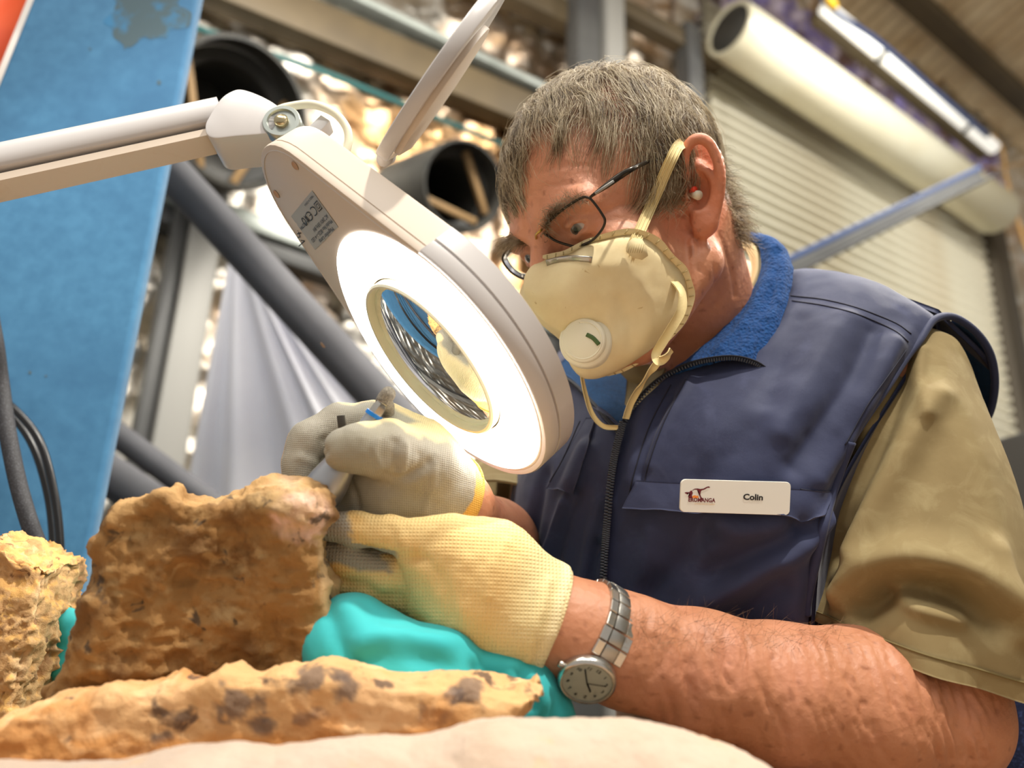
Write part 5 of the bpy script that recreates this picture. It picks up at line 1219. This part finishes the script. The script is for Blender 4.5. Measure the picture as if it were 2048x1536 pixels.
# arm
an = nrm(BK * .93 + UP * .36)
a0, a1 = P(-150, 362, .640), P(446, 234, .690); au = nrm(a1 - a0); av = nrm(np.cross(au, an)); av = av if np.dot(av, UP) > 0 else -av; an_ = np.cross(au, av)
L_a = np.linalg.norm(a1 - a0); mid = (a0 + a1) / 2
def prof_bar(prof, n0, n1):
    V = np.concatenate([np.array([n0 + av * y + an_ * z for y, z in prof]), np.array([n1 + av * y + an_ * z for y, z in prof])]); k = len(prof); j = np.arange(k); j2 = (j + 1) % k
    return V, [np.stack([j, j2, j2 + k, j + k], 1), np.arange(k)[::-1][None], (np.arange(k) + k)[None]]
s_an = 1 if np.dot(an_, BK) > 0 else -1
chan = [(.0140, -.016), (.0148, .004), (.0132, .0095), (.0112, .0125), (.0050, .0150), (-.0030, .0155), (-.0095, .0140), (-.0120, .0115), (-.0120, -.016)]
ob('arm_channel', prof_bar([(y, z * s_an) for y, z in chan], a0, a1), m_wht, lampo, auto=35)
ob('arm_bead', prof_bar([(.0156, -.002 * s_an), (.0156, .006 * s_an), (.0132, .0100 * s_an), (.0132, -.002 * s_an)], a0, a1), m_wht, lampo, auto=35)
ob('arm_rod', prof_bar([(y, z * s_an) for y, z in [(-.0145, -.014), (-.0145, .006), (-.0170, .0095), (-.0240, .0095), (-.0252, .007), (-.0252, -.014)]], a0, a1), m_bei, lampo, auto=35, label='lower bar of the arm')
cvp = cr(np.array([(413, 268), (410, 250), (418, 232), (440, 198), (462, 182), (484, 178), (520, 190), (552, 208), (562, 222), (556, 248), (545, 264), (520, 268), (470, 272), (430, 276)], float), 60, True)
co = P(480, 230, .668); cxA = nrm(on_plane(560, 215, co, an) - on_plane(440, 240, co, an)); cyA = np.cross(an, cxA)
cv2 = [((on_plane(x, y, co, an) - co) @ cxA, (on_plane(x, y, co, an) - co) @ cyA) for x, y in cvp]
ob('joint_cover', prism(cv2, np.stack([cxA, cyA, an]), co, -.044, 0.0, .0016), m_wht, lampo, auto=35)
kc = on_plane(566, 250, co + an * -.004, an); m_zinc = M('zinc_plated', (176, 182, 176), .3, .85)
ob('joint_washer', lathe([(.0001, .004), (.0112, .004), (.0120, .0060), (.0150, .0060), (.0160, .0045), (.0160, -.004), (.0140, -.006), (.0165, -.010), (.0165, -.022), (.0001, -.022)], kc, an, 40), m_zinc, lampo, auto=40)
ob('joint_bolt', lathe([(.0001, .0095), (.0038, .0090), (.0058, .0070), (.0060, .004), (.0060, .003)], kc, an, 24), M('brass_bolt', (186, 172, 136), .25, .85), lampo, auto=50)
sw = P(636, 300, .655)
ob('swivel_rod', tube([kc - an * .012 + cxA * .006, sw], .0075, 16), m_zinc, lampo); ob('swivel_socket', tube([P(606, 283, .672), sw], .0100, 18), m_wht, lampo)
for (x, y, d_) in ((640, 262, .690), (600, 300, .680)):
    ob('clip', box(P(x, y, d_), [nrm(cxA + cyA * .8), nrm(cyA - cxA * .8), an], [.0100, .0055, .008], .0012), m_wht, lampo, auto=30)
ob('lamp_cable', tube(PP([(548, 224, .690), (575, 214, .688), (625, 209, .685), (668, 226, .682), (692, 254, .680), (697, 282, .678), (690, 310, .676)]), .0036, 12, 60), M('cream_cable', (232, 226, 200), .45), lampo)
cl_ = np.array([a0[0] - .16, a0[1] + .06, .945]); ex_ = nrm(np.cross(a0 - cl_, BK))
ob('lower_arm', bar(cl_ + WZ * .05, a0 + WZ * .005, .030, .030, BK, .006), m_wht, lampo, auto=35); ob('elbow_joint', lathe([(.0001, -.022), (.024, -.022), (.026, -.018), (.026, .018), (.024, .022), (.0001, .022)], a0, an, 32), m_wht, lampo, auto=40)
ob('bench_clamp', box(cl_ + WZ * .026, np.eye(3), [.03, .03, .026], .005), m_wht, lampo, auto=35)
# ------------------------------------------------------------------ air engraving pen in the far hand
m_pen = M('satin_aluminium', (176, 178, 182), .34, .75); m_brd = M('grey_braid', (150, 140, 122), .7, rgb2=(104, 96, 84), nscale=600, bump=(600, .6, .001))
pen = thing('engraving_pen', P(690, 940, .56), 'grey metal air engraving pen with a blue ring held in the far glove', 'tool')
pt, pb = P(748, 830, .566), P(616, 1026, .562); pax = nrm(pb - pt); Lp = np.linalg.norm(pb - pt)
ob('pen_body', lathe([(.0001, -.002), (.0050, -.002), (.0058, .002), (.0062, .016), (.0078, .030), (.0118, .044), (.0142, .056), (.0150, .066), (.0120, .074), (.0001, .075)], pt, pax, 40), m_pen, pen, auto=50)
ob('blue_ring', lathe([(.0052, .0035), (.0066, .0035), (.0066, .0062), (.0052, .0062)], pt - pax * .005, pax, 32), M('blue_band', (20, 120, 206), .35), pen, auto=40, label='blue plastic ring')
ob('ferrule', lathe([(.0001, -.012), (.0044, -.012), (.0048, -.009), (.0040, -.008), (.0052, -.005), (.0054, .001)], pt - pax * .002, pax, 6), m_steel, pen, auto=30)
ob('air_hose', tube([pt - pax * .011, pt - pax * .018, P(766, 803, .572), P(774, 812, .586), P(773, 846, .604), P(766, 880, .62)], .0054, 16, 50), m_brd, pen, label='grey braided air hose')
ob('lever', box(P(684, 852, .574), [nrm(RT + .12 * UP), nrm(UP - .12 * RT), BK], [.0024, .0078, .0030], .0006), M('dark_steel', (84, 78, 70), .4, .7), pen, auto=30); ob('lever_rod', tube([P(684, 866, .575), P(718, 856, .573)], .0035, 12), m_pen, pen)
# ------------------------------------------------------------------ bench, cushions, stones
m_wood = M('bench_top', (150, 124, 92), .6, rgb2=(126, 100, 72), nscale=6, stretch=(1, 8, 8), bump=(30, .2))
bench = thing('workbench', [-.15, .36, 0], 'low timber workbench under the stones and padding', 'bench')
TZ = .945
ob('top', box([-.25, .33, TZ - .02], np.eye(3), [.78, .30, .02], .004), m_wood, bench)
ob('top', box([-.525, .805, TZ - .02], np.eye(3), [.505, .173, .02], .004), m_wood, bench); ob('leg', box([-.98, .93, (TZ - .04) / 2], np.eye(3), [.03, .03, (TZ - .04) / 2], .003), m_post, bench); ob('leg', box([-.07, .93, (TZ - .04) / 2], np.eye(3), [.03, .03, (TZ - .04) / 2], .003), m_post, bench)
for x in (-.98, .48):
    for y in (.08, .58): ob('leg', box([x, y, (TZ - .04) / 2], np.eye(3), [.03, .03, (TZ - .04) / 2], .003), m_post, bench)
def on_z(px, py, z): v = ray(px, py); return CAM + v * (z - CAM[2]) / v[2]
# rock from an outline, its own thickness and broken faces
def rock(pxs, d, thick, tilt, k_round, seed, h, amp, fine=.5, pc=88):
    """block with the given outline across, thick deep; tilt leans its front face"""
    n_ = nrm(BK + tilt[0] * RT + tilt[1] * UP); c_ = P(*np.mean(pxs, 0), d); ex = nrm(RT - n_ * np.dot(RT, n_)); ey = np.cross(n_, ex)
    pl = np.array([[(on_plane(x, y, c_, n_) - c_) @ ex, (on_plane(x, y, c_, n_) - c_) @ ey] for x, y in pxs])
    def f(X):
        q = X - c_; x, y, z = q @ ex, q @ ey, q @ n_
        P2 = np.stack([x, y], 1) + .004 * np.stack([vnoise(X * 60 + seed), vnoise(X * 60 + seed + 9)], 1); dmin = np.full(len(X), 1e9); ins = np.zeros(len(X), bool)
        for i in range(len(pl)):
            a, b = pl[i], pl[(i + 1) % len(pl)]; ba = b - a; hh = np.clip(((P2 - a) @ ba) / (ba @ ba), 0, 1); dmin = np.minimum(dmin, np.linalg.norm(P2 - a - hh[:, None] * ba, axis=1))
            cnd = (a[1] > P2[:, 1]) != (b[1] > P2[:, 1]); xi = (b[0] - a[0]) * (P2[:, 1] - a[1]) / (b[1] - a[1] + 1e-12) + a[0]; ins ^= cnd & (P2[:, 0] < xi)
        d2 = np.where(ins, -dmin, dmin)
        zz = np.abs(z + thick * .5) - thick * .5 + amp * 1.4 * fbm(X + seed, 16, 2)
        return smax(d2, zz, k_round)
    r_ = np.abs(pl).max() + thick + .03
    lo = np.array([c_ + ex * a + ey * b + n_ * e for a in (pl[:, 0].min() - .02, pl[:, 0].max() + .02) for b in (pl[:, 1].min() - .02, pl[:, 1].max() + .02) for e in (-thick - .03, .03)])
    V, F = surf(f, lo.min(0), lo.max(0), h, 1); N_ = vnormals(V, F)
    dsp = amp * fbm(V + seed, 34, 5, .6, True) * .62 + amp * .45 * np.clip(fbm(V + seed + 4, 48, 2), -1, .1) + amp * .5 * fbm(V + seed, 9, 2) + amp * fine * .35 * fbm(V + seed, 140, 3, .6, True)
    dsp = dsp - np.percentile(dsp, pc); V = V + N_ * dsp[:, None]; V[:, 2] = np.maximum(V[:, 2], TZ + .0012); return V, F
m_stone1 = M('fossil_brown', (172, 120, 56), .85, rgb2=(128, 80, 32), nscale=22, lo=.44, hi=.58, rgb3=(196, 152, 96), n3=34., lo3=.52, hi3=.66, rgb4=(92, 66, 40), n4=46., lo4=.62, hi4=.72, bump=(120, .7, .004), attr=True)
big = [(246, 996), (272, 984), (300, 978), (330, 984), (372, 1004), (410, 1008), (452, 996), (500, 984), (540, 978), (600, 976), (640, 986), (652, 1006), (650, 1040), (636, 1078), (634, 1104), (650, 1150), (659, 1192), (652, 1240), (640, 1290), (636, 1350), (640, 1500), (630, 1750), (90, 1750), (40, 1500), (80, 1390), (112, 1330), (150, 1230), (160, 1160), (168, 1110), (188, 1060), (194, 1026), (210, 1014)]
V, F = rock(big, .515, .042, (.10, -.02), .018, 3.0, .0022, .0065, .3, 35)
p_ = proj(V); nv = fbm(V, 70, 4); c = np.tile(np.array(lin((150, 110, 60))), (len(V), 1))
pk = np.clip((1 - np.hypot((p_[:, 0] - 600) / 84, (p_[:, 1] - 1024) / 66)) * 3 + nv * .9, 0, 1)[:, None]; c = c * (1 - pk) + np.array(lin((226, 186, 164))) * pk
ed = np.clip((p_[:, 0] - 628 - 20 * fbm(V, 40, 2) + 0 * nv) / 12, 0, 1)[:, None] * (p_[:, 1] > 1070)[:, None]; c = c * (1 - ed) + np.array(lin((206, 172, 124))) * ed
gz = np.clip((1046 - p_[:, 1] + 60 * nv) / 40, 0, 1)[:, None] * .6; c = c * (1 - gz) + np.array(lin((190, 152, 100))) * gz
def stone_mat(name, dark, mid, sp_, n_=22.):
    m = M(name, (170, 120, 56), .85, attr=True, rgb2=None, bump=(130, .6, .003)); nt = m.node_tree; N = nt.nodes; L = nt.links; b = N['Principled BSDF']
    cur = b.inputs['Base Color'].links[0].from_socket; tc = [x for x in N if x.type == 'TEX_COORD'][0]
    for colr, sc, lo, hi, am in ((dark, n_, .50, .62, .75), (mid, n_ * 1.9, .54, .66, .7), (sp_, n_ * 2.6, .62, .68, .85)):
        n = N.new('ShaderNodeTexNoise'); n.inputs['Scale'].default_value = sc; n.inputs['Detail'].default_value = 6; n.inputs['Distortion'].default_value = .5; L.new(tc.outputs['Object'], n.inputs['Vector'])
        mr = N.new('ShaderNodeMapRange'); mr.inputs[1].default_value = lo; mr.inputs[2].default_value = hi; mr.inputs[4].default_value = am; L.new(n.outputs['Fac'], mr.inputs[0])
        mx = N.new('ShaderNodeMix'); mx.data_type = 'RGBA'; L.new(mr.outputs[0], mx.inputs['Factor']); L.new(cur, mx.inputs['A']); mx.inputs['B'].default_value = (*lin(colr), 1); cur = mx.outputs['Result']
    L.new(cur, b.inputs['Base Color']); return m
tag(ob('fossil_stone', (V, F), stone_mat('fossil_stone', (104, 70, 32), (178, 146, 98), (66, 54, 42)), col=c), 'large brown fossil block with pinkish chipped top corner, propped on the bench', 'stone')
lft = [(-60, 1070), (0, 1086), (40, 1112), (82, 1136), (84, 1180), (80, 1240), (56, 1300), (38, 1352), (20, 1400), (20, 1690), (-170, 1690), (-160, 1300), (-140, 1120)]
V, F = rock(lft, .60, .10, (.14, .15), .012, 21.0, .0024, .006, 1.2)
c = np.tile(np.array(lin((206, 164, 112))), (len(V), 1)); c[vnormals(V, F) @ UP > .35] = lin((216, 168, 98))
tag(ob('stone', (V, F), stone_mat('rough_stone', (168, 120, 80), (222, 186, 140), (120, 84, 58), 30.), col=c), 'pale tan rough stone below the hanging black hose', 'stone')
bone = [(-120, 1500), (-60, 1452), (0, 1428), (90, 1406), (200, 1388), (310, 1372), (420, 1356), (520, 1346), (570, 1338), (640, 1330), (730, 1340), (800, 1352), (880, 1360), (960, 1368), (1030, 1378), (1096, 1388), (1076, 1414), (1050, 1440), (1030, 1470), (980, 1500), (960, 1790), (-120, 1790)]
V, F = rock(bone, .462, .042, (.0, .12), .014, 47.0, .0022, .0036, .4)
c = np.tile(np.array(lin((216, 170, 116))), (len(V), 1)); pb_ = proj(V); un = np.clip((fbm(V, 30, 3) + .1) * 1.4, 0, 1)[:, None]; c = c * (1 - un * .6) + np.array(lin((222, 178, 130))) * un * .6
for x_, y_, r_ in ((478, 1418, 34), (520, 1452, 22), (622, 1352, 20), (600, 1378, 16), (700, 1372, 24), (640, 1420, 20), (690, 1348, 14), (940, 1374, 26), (900, 1392, 14), (870, 1440, 24), (610, 1436, 12), (330, 1480, 14)):
    dk = np.clip((1 - np.hypot((pb_[:, 0] - x_) / (r_ * 1.5), (pb_[:, 1] - y_) / r_)) * 1.6 + 1.6 * fbm(V + x_, 110, 4), 0, .8)[:, None] * (np.hypot(pb_[:, 0] - x_, pb_[:, 1] - y_) < r_ * 2.2)[:, None]; c = c * (1 - dk) + np.array(lin((104, 88, 80))) * dk
lowr = np.clip((pb_[:, 1] - (1470 - .02 * pb_[:, 0]) + 14 * fbm(V, 50, 3)) / 14, 0, 1)[:, None]; c = c * (1 - lowr * .7) + np.array(lin((206, 138, 66))) * lowr * .7
tag(ob('long_fossil_bone', (V, F), stone_mat('long_bone', (206, 142, 78), (240, 200, 150), (84, 66, 58), 16.), col=c), 'long pale orange fossil bone with dark grey patches lying in front', 'fossil')
# plaster jacket in front: swelling mound of pale cloth
m_plas = M('plaster_cloth', (192, 173, 156), .9, rgb2=(188, 164, 142), nscale=12, bump=(260, .6, .002), rgb4=(204, 166, 124), n4=18., lo4=.58, hi4=.72, sheen=.2)
def jacket(X):
    d = None
    pts_ = [(-260, 1722, .40), (420, 1718, .40), (700, 1696, .402), (1000, 1662, .405), (1250, 1658, .41), (1420, 1706, .415), (1570, 1776, .42)]
    for a, b, r in [(pts_[i], pts_[i + 1], .045) for i in range(6)]:
        c_ = cap(X, P(*a), P(*b), r); d = c_ if d is None else smin(d, c_, .03)
    return smax(d, TZ + .001 - X[:, 2], .006)
pj = PP([(-260, 1600, .40), (420, 1600, .40), (1650, 1800, .44)]); V, F = surf(jacket, pj.min(0) - .09, pj.max(0) + .09, .003); N_ = vnormals(V, F)
V = V + N_ * (.002 * fbm(V, 30, 4) + .0006 * fbm(V, 200, 2))[:, None]
tag(ob('plaster_jacket', (V, F), m_plas), 'pale plaster field jacket nearest on the bench below the bone', 'plaster jacket')
# turquoise sandbag
m_teal = M('turquoise_cloth', (58, 186, 188), .8, rgb2=(46, 176, 180), nscale=12, weave=(900, .2, .0005), bump=(40, .2, .003), sheen=.15)
def bag(X):
    d = cap(X, P(702, 1290, .536), P(760, 1330, .530), .034, .033); d = smin(d, cap(X, P(760, 1330, .530), P(880, 1352, .523), .0325, .0300), .012)
    d = smin(d, cap(X, P(880, 1352, .523), P(940, 1376, .523), .028, .023), .012); d = smin(d, cap(X, P(1000, 1350, .530), P(1045, 1370, .530), .0215, .0205), .006)
    d = smin(d, cap(X, P(1045, 1376, .530), P(1096, 1428, .532), .0200, .0160), .010); d = smin(d, cap(X, P(1100, 1436, .532), P(1116, 1462, .532), .0140, .0130), .006)
    d = smin(d, cap(X, P(740, 1400, .552), P(1000, 1450, .548), .040, .036), .03); d = smin(d, cap(X, P(720, 1480, .58), P(1000, 1520, .57), .06, .05), .03)
    d = smin(d, cap(X, P(440, 1420, .685), P(130, 1330, .70), .06, .03), .03); d = smin(d, cap(X, P(440, 1420, .685), P(720, 1440, .62), .055, .05), .03)
    d = smin(d, cap(X, P(135, 1300, .675), P(128, 1246, .67), .018, .013), .010); d = smin(d, cap(X, P(125, 1320, .668), P(104, 1300, .664), .014, .010), .005)
    return d
bb = PP([(80, 1200, .7), (1160, 1480, .54), (600, 1500, .7), (900, 1400, .47), (760, 1560, .52)]); lo_, hi_ = bb.min(0) - .06, bb.max(0) + .06
V, F = surf(bag, lo_, hi_, .0026); N_ = vnormals(V, F); bvB = bvh_of(V, F)
V = crease(V, N_, fold_lines(bvB, [([(690, 1215), (740, 1260), (790, 1300)], .008, .004), ([(660, 1230), (680, 1290), (700, 1330)], .006, -.003), ([(730, 1290), (800, 1275), (880, 1290)], .008, .005), ([(720, 1320), (800, 1310), (900, 1330)], .008, -.004), ([(960, 1335), (985, 1360), (1010, 1400)], .006, -.005), ([(1030, 1330), (1060, 1360), (1090, 1400)], .006, .003), ([(1045, 1350), (1062, 1385), (1060, 1410)], .005, -.004)]))
V = V + N_ * (.002 * fbm(V, 26, 3))[:, None]; V[:, 2] = np.maximum(V[:, 2], TZ + .0015)
tag(ob('sandbag', (V, F), m_teal), 'turquoise cloth sandbag propping the brown fossil block under the gloves', 'sandbag')
# ------------------------------------------------------------------ drafting chair
ch = thing('drafting_chair', [hip[0], hip[1], 0], 'dark blue fleecy chair back at the man\'s elbow', 'chair')
m_chair = M('dark_blue_fabric', (22, 30, 66), .95, rgb2=(60, 74, 124), nscale=330, lo=.54, hi=.62, bump=(330, .9, .003), sheen=.3)
ob('seat', box([hip[0], hip[1], .618], [TL, TF, WZ], [.24, .22, .035], .02, 3), m_chair, ch)
bc = P(2075, 1480, .86); bcx = nrm(TL * .7 + TF * .3)
ob('back_rest', box([bc[0], bc[1], .98], [nrm([.8, .5, 0]), nrm([-.5, .8, 0]), WZ], [.085, .045, .145], .03, 4), m_chair, ch)
ob('back_bar', bar([bc[0], bc[1], .86], [hip[0] + .2 * TL[0], hip[1] + .2 * TL[1], .62], .04, .012), m_post, ch)
ob('column', tube([[hip[0], hip[1], .08], [hip[0], hip[1], .59]], .025, 20), m_post, ch)
for k in range(5):
    a = k * 2 * math.pi / 5 + .3; e_ = np.array([hip[0] + .28 * math.cos(a), hip[1] + .28 * math.sin(a), .045])
    lg = ob('leg', bar([hip[0], hip[1], .09], e_ + [0, 0, .02], .03, .022), m_post, ch); ob('castor', lathe([(.0001, -.012), (.024, -.012), (.026, -.006), (.026, .006), (.024, .012), (.0001, .012)], [e_[0], e_[1], .026], [math.sin(a), -math.cos(a), 0], 24), m_blk, lg, auto=40)
